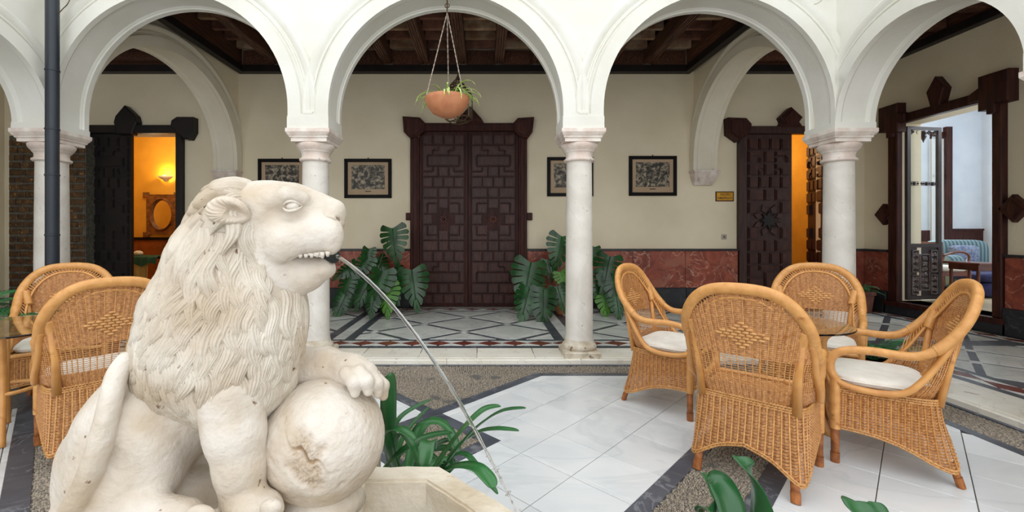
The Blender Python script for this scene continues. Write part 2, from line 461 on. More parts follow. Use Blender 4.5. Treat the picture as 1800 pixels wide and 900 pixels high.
# transverse arches across the gallery corners
def transverse(X, nm, k=0):
    w = MB(); r = MB()
    arch(r, w, YA, YW+0.06, ZS, .17, 4.3, PY(X-0.20, 1, k))
    o = st(w.build('wall_transverse_'+nm, M_beige)); r.build('archivolt', M_cream, o, smooth=True, angle=30)
    r = MB(); arch(r, w, XR if X > 0 else XL-2.9, XR+2.82 if X > 0 else XL, ZS, .07, 4.3, PX(YA-.2))
    return o
transverse(XL, 'left', .075); transverse(XR, 'right')
# impost blocks above capitals
def impost(x, y, par, corner=False):
    b = MB(); b.bx(x-.205, x+.205, y-.205, y+.205, ZS, ZS+(0.12 if y != YA or x not in (XR, XL) else .06))
    b.build('impost_block', M_white, par)
    if y != YA or x in (XR, XL): return
    for k, (w, h, z) in enumerate(((.075, .022, .19), (.045, .03, .212))):
        MB().cham((x, y-.178, ZS+z-.07+h/2), (w*2, .05, h), .006).build('plaster_stop', M_white, par)
for i in (0, 1, 2, 3): impost(COLX[i], YA, WA)
for y in YB: impost(XR, y, WR_); impost(XL, y, WL_)
# solid infill behind the corner springings
b = MB(); b.bx(XR-.12, XR+.16, YA-.12, YA+.16, ZS, ZTOP); b.bx(XL-.16, XL+.12, YA-.12, YA+.16, ZS, ZTOP); b.build('corner_core', M_white, WA)
# painted scroll medallion high on the spandrel
b = MB()
cxm, czm = XX(1426, YA-.12), ZZ(-14, YA-.12)
b.tube([(cxm+.13*math.cos(a*PI/16), YA-.128, czm+.13*math.sin(a*PI/16)) for a in range(33)], .0025, 4)
for k in range(5):
    q = [(cxm-.1+.045*k+.02*math.cos(t*.5)*(1-t/16), YA-.128, czm-.05+.03*math.sin(t*.5)*(1-t/20)+.004*t) for t in range(14)]
    b.tube(q, .003, 4)
b.build('painted_scroll', mat('faded_green_paint', srgb(170,176,140)), WA)

# ---- corbels carrying the transverse arches
def corbel(X, where):
    t = thing('corbel', (X, YW, 2.1), 'stone corbel under the cross arch %s' % where, 'corbel')
    b = MB()
    prof = [(0.0, .0), (.05, .0), (.09, .05), (.10, .06), (.115, .09), (.14, .13), (.16, .18), (.16, .235)]
    G = []
    for (o, z) in prof:
        w = .12+o*.5; G.append([(X-w, YW, 2.105+z), (X-w, YW-.02-o, 2.105+z), (X+w, YW-.02-o, 2.105+z), (X+w, YW, 2.105+z)])
    b.grid(G); b.add(G[-1], [(0, 1, 2, 3)]); b.add(G[0], [(3, 2, 1, 0)])
    b.build('bracket', M_cap, t)
    b = MB(); b.bx(X-.215, X+.215, YW-.2, YW, ZS-.03, ZS+.0); b.build('slab', M_cap, t)
corbel(XL+.19, 'left of the framed prints'); corbel(XR, 'beside the small brass sign')

# ---- columns
def column(x, y, label, r=.145, proto=[None]):
    if proto[0] is None or True:
        t = thing('column', (x, y, GZ), label, 'column', )
        H = ZS-GZ
        b = MB(); b.cham((x, y, GZ+.0325), (.36, .36, .065), .016); b.build('plinth', M_base_col, t)
        b = MB(); b.lathe([(.168,.065),(.176,.08),(.176,.098),(.166,.115),(.156,.122),(.150,.132),(.147,.15),(.143,.16),(.14,.165)], (x, y, GZ), 40); b.build('base', M_base_col, t, smooth=True, angle=50)
        pr = [(.144,.165),(.140,.19)]
        for i in range(11):
            k = i/10; pr.append((.139-.011*k**1.6, .21+k*(H-.21-.31)))
        b = MB(); b.lathe(pr, (x, y, GZ), 40); b.build('shaft', M_marble_col, t, smooth=True, angle=50)
        h = H-.31
        b = MB(); b.lathe([(.13,h),(.15,h+.005),(.158,h+.016),(.155,h+.03),(.14,h+.038),(.136,h+.042),(.134,h+.065),(.138,h+.085),(.147,h+.098),(.152,h+.1),(.154,h+.11),(.165,h+.12),(.18,h+.142),(.187,h+.165),(.185,h+.178),(.176,h+.185)], (x, y, GZ), 40)
        b.build('capital', M_cap, t, smooth=True, angle=50)
        b = MB(); z0 = GZ+h+.185
        pr = [(.178, 0), (.178, .03), (.186, .036), (.192, .042), (.192, .052), (.2, .06), (.212, .08), (.218, .09), (.218, .125)]
        G = [[(x-w, y-w, z0+z), (x+w, y-w, z0+z), (x+w, y+w, z0+z), (x-w, y+w, z0+z)] for w, z in pr]
        b.grid(G, close_v=True); b.add(G[-1], [(0,1,2,3)]); b.add(G[0], [(3,2,1,0)])
        b.build('abacus', M_cap, t)
        return t
column(COLX[0], YA, 'white marble column behind the dark grey drainpipe')
column(COLX[1], YA, 'white marble column directly behind the stone lion')
column(COLX[2], YA, 'white marble column between the big double door and the wicker chairs')
column(COLX[3], YA, 'white marble corner column behind the glass table set')
column(XR, YB[0], 'white marble column of the right side arcade, first from the corner')
column(XR, YB[1], 'white marble column of the right side arcade, second from the corner')
column(XL, YB[0], 'white marble column of the left side arcade, first from the corner')
column(XL, YB[1], 'white marble column of the left side arcade, second from the corner')

# ---- floor
fl = MB(); fl.bx(ELX-.02, EX+.02, -1.5, EYY+.02, -.12, -.006)
FLOOR = st(fl.build('floor', M_mortar))
def flat(poly, z0, z1, name, m, par, bev=.0015):
    if len(poly) < 3 or parea(poly) < 0.0008: return
    b = MB(); b.prism(poly, z0, z1, bev); b.build(name, m, par)
# pattern lines: u = x-y, v = x+y ; mirrored about CX
def uv(u, v): return ((u+v)/2, (v-u)/2)
def mirror(poly): return [(2*CX-x, y) for x, y in poly][::-1]
def band_poly(u0, u1, v0, v1): return [uv(u0, v0), uv(u1, v0), uv(u1, v1), uv(u0, v1)]
YB0, YB1 = 3.93, 4.01; XB0, XB1 = 3.14, 3.22
XBL0, XBL1 = 2*CX-XB1, 2*CX-XB0
def cl(poly, cons):
    for a, b_, c in cons:
        poly = clip(poly, a, b_, c)
        if len(poly) < 3: return []
    return poly
inside = [(0, 1, YB0), (1, 0, XB0), (-1, 0, -XBL1), (0, -1, 1.2)]
U1 = -3.47           # band L1 centre (x-y)
V1 = 2*CX-U1         # its mirror (x+y) = 2.75
U4 = -2.66
V4 = 2*CX-U4
w2 = .065
# region A: main white field: v > V1 , U1< u < -1.36 ... plus strip U4<u<-1.36 below V1
def tiles(region_cons, u_off, v_off, sp, mats, cons_list, par=FLOOR):
    n = 0
    for i in range(-14, 15):
        for j in range(-14, 15):
            p = band_poly(u_off+i*sp+.003, u_off+(i+1)*sp-.003, v_off+j*sp+.003, v_off+(j+1)*sp-.003)
            for cons in cons_list:
                q = cl(p, cons)
                if q and parea(q) > .002:
                    flat(q, -.006, .004, 'tile', mats, par); n += 1
    return n
u_lt = lambda c: (1, -1, c)
u_gt = lambda c: (-1, 1, -c)
v_lt = lambda c: (1, 1, c)
v_gt = lambda c: (-1, -1, -c)
far = [(0, -1, -1.3)]
tiles(None, -1.839, 3.261, .49, M_tile, [
    inside[:3]+far+[u_gt(U1+w2), u_lt(-1.36), v_gt(V1+w2)],
    inside[:3]+far+[u_gt(U4+w2), u_lt(-1.36), v_lt(V1+w2)]])
tiles(None, -.196, 3.96, .49, M_tile, [inside[:3]+[(0, -1, -.9), u_gt(-.68), v_gt(1.2)]])
# mirrored left side
ML = lambda c: 2*CX-c
tiles(None, .2, .2, .49, M_tile, [
    inside[:3]+far+[v_lt(V1-w2), v_gt(ML(-1.36)), u_lt(U1-w2)],
    inside[:3]+far+[v_lt(V4-w2), v_gt(ML(-1.36)), u_gt(U1-w2), u_lt(U4-.3)]])
tiles(None, .2, .2, .49, M_tile, [inside[:3]+[(0, -1, -.9), v_lt(-.25)]])
def band(cons, u0, u1, v0, v1, L=.95, m=M_dark):
    # a band cut in pieces
    du, dv = u1-u0, v1-v0
    if du > dv:
        n = max(1, int(du/L/1.41)); 
        for i in range(n):
            q = cl(band_poly(u0+du*i/n+.002, u0+du*(i+1)/n-.002, v0, v1), cons)
            if q: flat(q, -.006, .004, 'band_slab', m, FLOOR)
    else:
        n = max(1, int(dv/L/1.41))
        for i in range(n):
            q = cl(band_poly(u0, u1, v0+dv*i/n+.002, v0+dv*(i+1)/n-.002), cons)
            if q: flat(q, -.006, .004, 'band_slab', m, FLOOR)
ic = inside[:3]
band(ic+far, U1-w2, U1+w2, V4-w2, 9)
band(ic+far, -9, U1-w2, V1-w2, V1+w2)
band(ic+far, U1+w2, U4+w2, V1-w2, V1+w2)
band(ic+far, U4-w2, U4+w2, 1.0, V1-w2)
band(ic+far, U1+w2, U4-w2, V4-w2, V4+w2)
band(ic+[(0, -1, -.9)], -1.36, -1.235, 1.0, 8)
band(ic+[(0, -1, -.9)], -.83, -.68, 1.0, 8)
band(ic+[(0, -1, -.9)], -9, -1, ML(-1.235), ML(-1.36))
band(ic+[(0, -1, -.9)], -9, -1, -.25, -.10)
# straight bands at the edges
for i in range(8):
    a = XBL0+(XB1-XBL0)*i/8; c = XBL0+(XB1-XBL0)*(i+1)/8
    q = [(a+.002, YB0), (c-.002, YB0), (c-.002, YB1), (a+.002, YB1)]
    for cons in ([u_gt(U1-w2), (0, 1, 99)], [v_lt(V1+w2), (0, 1, 99)]):
        r = cl(q, cons)
        if r and (cons[0][0] == -1 and c > .3 or cons[0][0] == 1 and a < -1.0): flat(r, -.006, .004, 'band_slab', M_dark, FLOOR)
for X0, X1 in ((XB0, XB1), (XBL0, XBL1)):
    for i in range(5):
        a = -1.0+(YB1+1.0)*i/5; c = -1.0+(YB1+1.0)*(i+1)/5
        flat([(X0, a+.002), (X1, a+.002), (X1, c-.002), (X0, c-.002)], -.006, .004, 'band_slab', M_dark, FLOOR)
# thin grey kerb strip at the foot of the step
for i in range(7):
    a = ELX+(EX-ELX)*i/7; c = ELX+(EX-ELX)*(i+1)/7
    flat([(a+.002, EYY-.045), (c-.002, EYY-.045), (c-.002, EYY), (a+.002, EYY)], -.006, .005, 'band_slab', M_dark, FLOOR)
flat([(EX-.045, -1), (EX, -1), (EX, EYY-.045), (EX-.045, EYY-.045)], -.006, .005, 'band_slab', M_dark, FLOOR)
flat([(ELX, -1), (ELX+.045, -1), (ELX+.045, EYY-.045), (ELX, EYY-.045)], -.006, .005, 'band_slab', M_dark, FLOOR)

# pebble mosaic: small stones set on edge, swirling
def inpoly(cons, x, y): return all(a*x+b_*y <= c for a, b_, c in cons)
peb_regions = [
    [(0, 1, EYY-.05), (0, -1, -YB1), (1, 0, EX-.05), (-1, 0, -(ELX+.05))],                # back strip
    [(1, 0, EX-.05), (-1, 0, -XB1), (0, 1, YB1), (0, -1, -1.6)],                          # right strip
    [(-1, 0, -ELX-.05), (1, 0, XBL0), (0, 1, YB1), (0, -1, -1.9)],
    [(0, 1, YB1), u_lt(U1-w2), v_gt(V1+w2)],                                              # rear triangle
    [u_gt(U1+w2), u_lt(U4-w2), v_lt(V1-w2), v_gt(V4+w2)],                                 # small diamond
    [(0, 1, YB0), (1, 0, XB0), (0, -1, -1.85), u_gt(-1.235), u_lt(-.83)],                # diagonal strip
    [(0, 1, YB0), (-1, 0, -XBL1), (0, -1, -1.85), v_gt(-.10), v_lt(ML(-1.235))],
]
rp = random.Random(3)
pv = []; pf = []
base = [(-1,0,0),(0,-1,0),(1,0,0),(0,1,0),(-.5,-.45,.8),(.5,-.45,.8),(.5,.45,.8),(-.5,.45,.8)]
bf = [(4,5,6,7),(0,1,5,4),(1,2,5),(2,3,6,5),(3,7,6),(3,0,4,7)]
for cons in peb_regions:
    xs = [ELX, EX]; ys = [1.2, 4.3]
    y = ys[0]
    while y < ys[1]:
        st_ = .015 if y < 3.4 else .019
        sy = st_*.62
        # find x span
        x = xs[0]
        seg = cl([(-9, y), (9, y), (9, y+.001), (-9, y+.001)], cons)
        if len(seg) > 2:
            x = min(p[0] for p in seg); xe = max(p[0] for p in seg)
            while x < xe:
                X = x+rp.uniform(-.3, .3)*st_; Y = y+rp.uniform(-.3, .3)*sy
                if inpoly(cons, X, Y):
                    a = 2.2*math.sin(X*2.3+1.3*math.sin(Y*3.1))+1.6*math.cos(Y*3.7+X)
                    ca, sa = math.cos(a), math.sin(a); l = st_*.55*rp.uniform(.8, 1.15); w = sy*.58; h = rp.uniform(.006, .010)
                    n0 = len(pv)
                    for bx_, by_, bz_ in base:
                        pv.append((X+ca*bx_*l-sa*by_*w, Y+sa*bx_*l+ca*by_*w, -.006+bz_*h*1.1))
                    pf.extend([tuple(i+n0 for i in f) for f in bf])
                x += st_
        y += sy
pb = MB(); pb.v = pv; pb.f = pf
po = pb.build('pebbles', M_pebble, FLOOR); po['kind'] = 'stuff'

# ---- gallery floor (raised one step)
gf = MB()
gf.bx(XWL, XWR, EYY+.25, YW, -.12, GZ-.004); gf.bx(EX+.25, XWR, -1.5, EYY+.25, -.12, GZ-.004); gf.bx(XWL, ELX-.25, -1.5, EYY+.25, -.12, GZ-.004)
GF = st(gf.build('floor_gallery', M_dark))
def slabrow(xa, xb, ya, yb, n, along, name='edge_slab', m=M_slab, z0=-.02, z1=GZ, bev=.006):
    for i in range(n):
        if along == 'x':
            a = xa+(xb-xa)*i/n; c = xa+(xb-xa)*(i+1)/n; q = [(a+.0015, ya), (c-.0015, ya), (c-.0015, yb), (a+.0015, yb)]
        else:
            a = ya+(yb-ya)*i/n; c = ya+(yb-ya)*(i+1)/n; q = [(xa, a+.0015), (xb, a+.0015), (xb, c-.0015), (xa, c-.0015)]
        flat(q, z0, z1, name, m, GF, bev)
slabrow(ELX-.06, EX+.06, EYY-.01, EYY+.06, 6, 'x', 'step_nosing')
slabrow(EX-.01, EX+.06, -1.5, EYY-.012, 5, 'y', 'step_nosing')
slabrow(ELX-.06, ELX+.01, -1.5, EYY-.012, 5, 'y', 'step_nosing')
slabrow(ELX-.5, EX+.5, EYY+.062, EYY+.43, 15, 'x')
slabrow(EX+.062, EX+.5, -1.5, EYY+.06, 8, 'y')
slabrow(ELX-.5, ELX-.062, -1.5, EYY+.06, 8, 'y')
def lozenges(x0, y0, x1, y1, n, hw, name_='lozenge_tile'):
    # run of red lozenges and white triangles between two lines, width 2*hw
    d = Vector((x1-x0, y1-y0)); L = d.length/n; d.normalize(); q = Vector((-d.y, d.x)); o = Vector((x0, y0))
    for i in range(n):
        c = o+d*(L*(i+.5))
        a = [c-d*(L/2-.002), c-q*hw, c+d*(L/2-.002), c+q*hw]
        flat([tuple(p) for p in a], GZ-.006, GZ, name_, M_redtile, GF)
        for s in (1, -1):
            e = c+d*(L/2)
            tt = [e-d*(L/2-.012)+q*s*(hw), e+q*s*.008, e+d*(L/2-.012)+q*s*(hw)]
            flat([tuple(p) for p in tt], GZ-.006, GZ, 'triangle_tile', M_gtile, GF)
YL = EYY+.645
lozenges(ELX-.67, YL, EX+.67, YL, 32, .10)
lozenges(EX+.68, YL-.1, EX+.68, -.5, 14, .085)
lozenges(ELX-.68, YL-.1, ELX-.68, 1.5, 10, .085)
lozenges(ELX-.3, YW-.20, EX+.3, YW-.20, 24, .08)
lozenges(XWR-.22, YW-.3, XWR-.22, 1.0, 20, .08)
# lattice bays
def lattice(xa, xb, ya, yb, cx, cy, hx, hy, bw=.038):
    th = math.atan2(hy, hx)
    for i in range(-6, 7):
        for j in range(-6, 7):
            if (i+j) % 2: continue
            X = cx+i*hx; Y = cy+j*hy
            fx = 1-bw/math.sin(th)/hx; 
            p = [(X-hx*fx, Y), (X, Y-hy*fx), (X+hx*fx, Y), (X, Y+hy*fx)]
            q = cl(p, [(-1, 0, -xa), (1, 0, xb), (0, -1, -ya), (0, 1, yb)])
            if q and parea(q) > .004: flat(q, GZ-.006, GZ, 'lattice_tile', M_gtile, GF)
            # node
            X2 = X+hx; s = .062
            p = [(X2-s, Y), (X2, Y-s*hy/hx), (X2+s, Y), (X2, Y+s*hy/hx)]
            q = cl(p, [(-1, 0, -xa), (1, 0, xb), (0, -1, -ya), (0, 1, yb)])
            if q and parea(q) > .002: flat(q, GZ-.006, GZ+.0003, 'node_tile', M_gtile, GF)
Y0L, Y1L = 5.11, 6.93
def strip(xa, xb, ya, yb, n, along):
    slabrow(xa, xb, ya, yb, n, along, 'strip_tile', M_gtile, GZ-.006, GZ, .0015)
for i in range(3):
    a, c = COLX[i]+.22, COLX[i+1]-.16
    lattice(a+.0, c, Y0L, Y1L, (a+c)/2+.1, 5.97, .57, .48)
    # wide dark bands flank each bay, white strip between
    strip(COLX[i]-.04, COLX[i]+.10, Y0L, Y1L, 4, 'y')
strip(COLX[3]-.04, COLX[3]+.10, Y0L, Y1L, 4, 'y')
lattice(XR+.3, XWR-.42, Y0L-.05, Y1L, 5.05, 5.97, .5, .5)
for k in range(3):
    ya, yb = 4.85-1.35*(k+1)+.1, 4.85-1.35*k-.05
    lattice(EX+.86, XWR-.42, ya, yb, 5.2, (ya+yb)/2, .42, .42, .03)
lattice(XWL+.4, XL-.3, Y0L, Y1L, -6.2, 5.97, .57, .48)
lattice(XWL+.4, ELX-.86, 2.0, 4.8, -6.2, 3.4, .57, .48)
# ================================================================ CEILING
M_joist = mat('painted_joist', srgb(150,104,84), srgb(104,70,60), 0.6, 6, rand=0.35, bump=.2)
M_joistw = mat('pale_lit_joist', srgb(196,170,140), srgb(150,112,84), 0.6, 6, rand=0.3)  # pale tone paints light onto the lower faces of some joists
ce = MB(); ce.bx(XWL-.2, XWR+.2, YA-.2, YW, 4.46, 4.55); ce.bx(XR-.1, XWR+.2, -1.5, YA-.2, 4.46, 4.55); ce.bx(XWL-.2, XL+.1, -1.5, YA-.2, 4.46, 4.55)
CE = st(ce.build('ceiling', M_wood_blk))  # black boards put the shade of the gaps between joists into the colour
def bm1(name, x0, x1, y0, y1, z0, z1, m): 
    b = MB(); b.bx(x0, x1, y0, y1, z0, z1); return b.build(name, m, CE)
def beam(x0, x1, y0, y1, z0, z1, along):
    b = MB(); b.bx(x0, x1, y0, y1, z0+.015, z1)
    # two raised mouldings under the beam
    if along == 'y':
        w = x1-x0
        for k in (.06, .30, .54, .78): b.bx(x0+w*k, x0+w*(k+.14), y0, y1, z0, z0+.02)
    else:
        w = y1-y0
        for k in (.06, .30, .54, .78): b.bx(x0, x1, y0+w*k, y0+w*(k+.14), z0, z0+.02)
    b.build('beam', M_woodx, CE)
bxs = [-3.45, -2.83, -2.21, -1.60, -.98, -.36, .26, .875, 1.49, 2.1, 2.74]
XA0, XA1 = -4.12, 3.48
for x in bxs: beam(x-.075, x+.075, YA+.2, YW-.1, 4.12, 4.36, 'y')
ed = [XA0+.1]+[v for x in bxs for v in (x-.075, x+.075)]+[XA1-.1]
rj = random.Random(5)
for k in range(8):
    y = YA+.35+.32*k
    for a, c in zip(ed[::2], ed[1::2]):
        bm1('joist', a, c, y-.035, y+.035, 4.33, 4.46, M_joistw if rj.random() < .38 else M_joist)
# plates and carved frieze along the walls
def plate(nm, x0, x1, y0, y1):
    bm1('wall_plate', x0, x1, y0, y1, ZT, ZT+.11, M_wood_blk)
plate('', XA0, XA1, YW-.13, YW); plate('', XA0, XA0+.11, YA+.2, YW-.13); plate('', XA1-.11, XA1, YA+.2, YW-.13)
plate('', XR+.12, XWR, YW-.13, YW); plate('', XWR-.12, XWR, -1.5, YW-.13); plate('', XWL, XL-.1, YW-.13, YW); plate('', XWL, XWL+.12, -1.5, YW-.13)
for a, c in zip(ed[::2], ed[1::2]):
    b = MB(); b.bx(a, c, YW-.08, YW-.03, ZT+.11, 4.36)
    n = 5
    for i in range(n):
        w = (c-a)/n; x = a+w*(i+.5)
        b.prism([(x-w*.4, 4.225), (x, 4.14), (x+w*.4, 4.225), (x, 4.31)], 0, .02, .006, lambda u, v, q: (u, YW-.08-q, v))
    b.build('frieze_panel', M_woodx, CE)
b = MB(); b.bx(XWR-.07, XWR, -1.5, YW, ZT+.1, 4.46); b.build('side_frieze', M_woodx, CE)
b = MB(); b.bx(XR+.2, XWR-.07, YW-.07, YW, ZT+.1, 4.46); b.build('side_frieze', M_woodx, CE)
b = MB(); b.bx(XWL, XL-.1, YW-.07, YW, ZT+.1, 4.46); b.build('side_frieze', M_woodx, CE)
b = MB(); b.bx(XWL, XWL+.07, -1.5, YW-.07, ZT+.1, 4.46); b.build('side_frieze', M_woodx, CE)
for X in (XA0+.06, XA1-.06):
    b = MB(); b.bx(X-.03, X+.03, YA+.2, YW-.1, ZT+.11, 4.46); b.build('side_frieze', M_woodx, CE)
# corner and side galleries: beams across
for k in range(5):
    y = 4.95+.52*k
    beam(XR+.2, XWR-.1, y-.07, y+.07, 4.12, 4.36, 'x'); beam(XWL+.1, XL-.12, y-.07, y+.07, 4.12, 4.36, 'x')
for k in range(9):
    y = 4.28-.55*k
    beam(XR+.2, XWR-.1, y-.07, y+.07, 4.12, 4.36, 'x')
for k in range(4):
    y = 4.28-.55*k
    beam(XWL+.1, XL-.2, y-.07, y+.07, 4.12, 4.36, 'x')
for k in range(9):
    x = XR+.45+.29*k
    bm1('joist', x-.04, x+.04, -1.5, YW-.1, 4.36, 4.43, M_joist)
    x = XL-.5-.35*k
    bm1('joist', x-.04, x+.04, 2, YW-.1, 4.36, 4.43, M_joist)

# ================================================================ DOORS
DV = YW-.02
def FY(Y, s=-1): return lambda u, v, c: (u, Y+s*c, v)
def prismY(b, poly, Y, th, bev=.0): return b.prism(poly, 0, th, bev, FY(Y))
def px_poly(pts, D): return [(XX(a, D), ZZ(c, D)) for a, c in pts]
def coffers(cmap, x0, x1, z0, z1, Y, par, mir=False, th=.045, m=M_coffer, P=None):
    rows = [r[::-1] if mir else r for r in cmap]
    nr = len(rows); nc = len(rows[0]); cw = (x1-x0)/nc; ch = (z1-z0)/nr
    P = P or (lambda u, z, c: (u, Y-c, z))
    regs = {}
    seen = set()
    for i in range(nr):
        for j in range(nc):
            if (i, j) in seen or rows[i][j] == '.': continue
            k = rows[i][j]; stack = [(i, j)]; cells = []
            seen.add((i, j))
            while stack:
                a, b_ = stack.pop(); cells.append((a, b_))
                for da, db in ((1,0),(-1,0),(0,1),(0,-1)):
                    q = (a+da, b_+db)
                    if 0 <= q[0] < nr and 0 <= q[1] < nc and q not in seen and rows[q[0]][q[1]] == k: seen.add(q); stack.append(q)
            b = MB(); S = set(cells)
            for g, t0, t1 in ((.013, 0, th*.55), (.027, th*.55, th)):
                for (a, c) in cells:
                    xl = x0+c*cw+(0 if (a, c-1) in S else g); xr = x0+(c+1)*cw-(0 if (a, c+1) in S else g)
                    zt = z1-a*ch-(0 if (a-1, c) in S else g); zb = z1-(a+1)*ch+(0 if (a+1, c) in S else g)
                    vs = [P(x, z, t) for t in (t0, t1) for x, z in ((xl, zb), (xr, zb), (xr, zt), (xl, zt))]
                    b.add(vs, [(0,3,2,1),(4,5,6,7),(0,1,5,4),(1,2,6,5),(2,3,7,6),(3,0,4,7)])
            b.build('carved_panel', m, par)
MAPD = ["aabbccdd","aabbccdd",
 "eeefffgg","eefffggg","ehhhhhhg","ehhhhhhg","eeijjkgg","iiijjkkk",
 "llmmnnoo","llmmnnoo","pppqqrrr","pppqqrrr",
 "sssttuuu","svvttwwu","svv..wwu","xx....yy","xx....yy","zvv..wwA","zvvBBwwA","zzzBBAAA",
 "CCCDDEEE","CCCDDEEE","FFGGHHII","FFGGHHII",
 "JJJKKLLL","JJKKKLLL","JMMMMMML","JMMMMMML","NNNOOPPP","NNNOOPPP","QQRRSSTT","QQRRSSTT"]
def rosette(c, r, Y, par, m=M_wood, name='rosette'):
    b = MB()
    for k in range(8):
        a = k*PI/4; p = [(c[0]+r*.25*math.cos(a+1.2), c[1]+r*.25*math.sin(a+1.2)), (c[0]+r*.6*math.cos(a-.3), c[1]+r*.6*math.sin(a-.3)), (c[0]+r*math.cos(a), c[1]+r*math.sin(a)), (c[0]+r*.6*math.cos(a+.3), c[1]+r*.6*math.sin(a+.3))]
        b.prism(p, 0, .022, .003, FY(Y))
    b.ball((c[0], Y, c[1]), (r*.22, .03, r*.22), 10, 6)
    b.build(name, m, par)
def rects(x0, x1, z0, z1): return [(x0, z0), (x1, z0), (x1, z1), (x0, z1)]
# --- big double door
D1 = st(MB().bx(HC[0], HC[1], YW-.0, YW+.05, GZ, HC[3]).build('door_1', M_wood))
fx0, fx1 = XX(722, DV), XX(926, DV)
b = MB(); prismY(b, rects(fx0, HC[0]+.03, GZ, ZZ(219, DV)), YW, .08, .01); prismY(b, rects(fx0+.05, HC[0]-.0, GZ, ZZ(222, DV)), YW-.07, .03, .008); b.build('door_frame', M_wood, D1)
b = MB(); prismY(b, rects(HC[1]-.03, fx1, GZ, ZZ(219, DV)), YW, .08, .01); prismY(b, rects(HC[1], fx1-.05, GZ, ZZ(222, DV)), YW-.07, .03, .008); b.build('door_frame', M_wood, D1)
b = MB(); prismY(b, rects(fx0, fx1, ZZ(232, DV), ZZ(218, DV)), YW-.001, .10, .012); b.build('lintel', M_wood, D1)
def ear(poly, par, th=.15, name='corner_block'):
    b = MB(); prismY(b, poly, YW, th, .018); prismY(b, inset(poly if area2(poly) > 0 else poly[::-1], .04), YW-th, .02, .008); b.build(name, M_wood, par)
def area2(p): return sum(p[i][0]*p[(i+1) % len(p)][1]-p[(i+1) % len(p)][0]*p[i][1] for i in range(len(p)))
ear(px_poly([(708,205),(738,207),(748,217),(745,232),(736,240),(722,244),(710,232)], 7.2), D1)
ear(px_poly([(939,206),(936,232),(927,244),(914,241),(904,232),(901,218),(910,208)], 7.2), D1)
ear(px_poly([(800,219),(806,208),(826,186),(846,208),(852,219)], 7.2), D1, .13, 'crest')
for a, c in ((713, 724), (925, 936)):
    b = MB(); prismY(b, px_poly([(a,374),(c,374),(c,387),(a,387)], 7.25), YW, .05, .008); b.build('tab', M_wood, D1)
cx1 = XX(823, YW)
for k, (a, c) in enumerate(((HC[0]+.03, cx1-.005), (cx1+.005, HC[1]-.03))):
    lf = MB().bx(a, c, YW-.03, YW+.02, GZ+.02, ZZ(232, YW)).build('door_leaf', M_wood, D1)
    z0, z1 = GZ+.06, ZZ(238, YW)
    coffers(MAPD, a+.05, c-.05, z0, z1, YW-.03, lf, k == 1)
    rosette(((a+c)/2, z0+(z1-z0)*(1-15.95/32)), .085, YW-.03, lf, mat('red_brown_wood%d' % k, srgb(96,46,30), srgb(70,32,24), .5, 9))
    b = MB()
    for e in (a+.02, c-.02): b.bx(e-.018, e+.018, YW-.05, YW-.03, GZ+.03, ZZ(234, YW))
    b.build('edge_moulding', M_wood, lf)
b = MB(); b.bx(XX(736, 7.25), XX(738, 7.25), YW-.118, YW-.108, ZZ(242, 7.25), ZZ(231, 7.25)); b.build('brass_bolt', mat('old_brass', srgb(170,130,60), srgb(120,90,50), .4, 9, metal=.8), D1)
# --- salon door (right of back wall)
D2 = st(MB().bx(XX(1280, YW), XX(1470, YW), YW-.02, YW, ZZ(226, YW), ZZ(224, YW)).build('door_2', M_wood))
M_2 = mat('walnut_wood', srgb(74,44,36), srgb(48,30,28), 0.45, 3, stretch=(8, 8, 1), bump=.3, bscale=20, rand=.12)
b = MB(); prismY(b, rects(XX(1297, YW)-.02, XX(1308, YW), GZ, ZZ(226, YW)), YW, .09, .01); b.build('door_frame', M_2, D2)
b = MB(); prismY(b, rects(XX(1456, YW), XX(1470, YW), GZ, ZZ(226, YW)), YW, .09, .01); b.build('door_frame', M_2, D2)
b = MB(); prismY(b, rects(XX(1297, YW)-.02, XX(1470, YW), ZZ(237, YW), ZZ(224, YW)), YW-.001, .11, .012); b.build('lintel', M_2, D2)
ear(px_poly([(1278,207),(1311,208),(1320,218),(1318,230),(1310,240),(1297,249),(1279,236)], 7.2), D2)
ear(px_poly([(1372,224),(1376,214),(1372,206),(1391,188),(1411,206),(1405,214),(1412,224)], 7.2), D2, .13, 'crest')
MAPS = ["aabbccdd","aabbccdd",
 "eeeffggg","e.hffh.g","kkkhhlll","kkihhjll",
 "mmnnoopp","mmnnoopp","qqqrrsss","qqqrrsss",
 "tt....uu","tt....uu","........","........","vv....ww","vv....ww",
 "xxxyyzzz","xxxyyzzz","AABBCCDD","AABBCCDD","EEFFFFGG","EE.HH.GG","IIIHHJJJ","IIIHHJJJ","KKLLMMNN","KKLLMMNN"]
la, lc = XX(1308, YW), XX(1391, YW)
lf = MB().bx(la, lc, YW-.01, YW+.04, GZ+.02, ZZ(237, YW)).build('door_leaf', M_2, D2)
z0, z1 = GZ+.08, ZZ(243, YW)
coffers(MAPS, la+.04, lc-.03, z0, z1, YW-.01, lf)
sc = ((la+lc)/2, z0+(z1-z0)*(1-13/26)); r = .25
b = MB()
star = []
for k in range(16):
    a = k*PI/8; q = .16 if k % 2 == 0 else .09; star.append((sc[0]+q*math.cos(a), sc[1]+q*math.sin(a)))
b.prism(star, 0, .035, .008, FY(YW-.01)); b.build('star_panel', M_wood_blk, lf)
for k in range(8):
    a = k*PI/4+PI/8
    p = [(sc[0]+q*math.cos(a+d), sc[1]+q*math.sin(a+d)) for q, d in ((.125, 0), (.20, .28), (.285 if k % 2 else .285, 0), (.20, -.28))]
    b = MB(); b.prism(p, 0, .03, .006, FY(YW-.01)); b.build('kite_panel', M_2, lf)
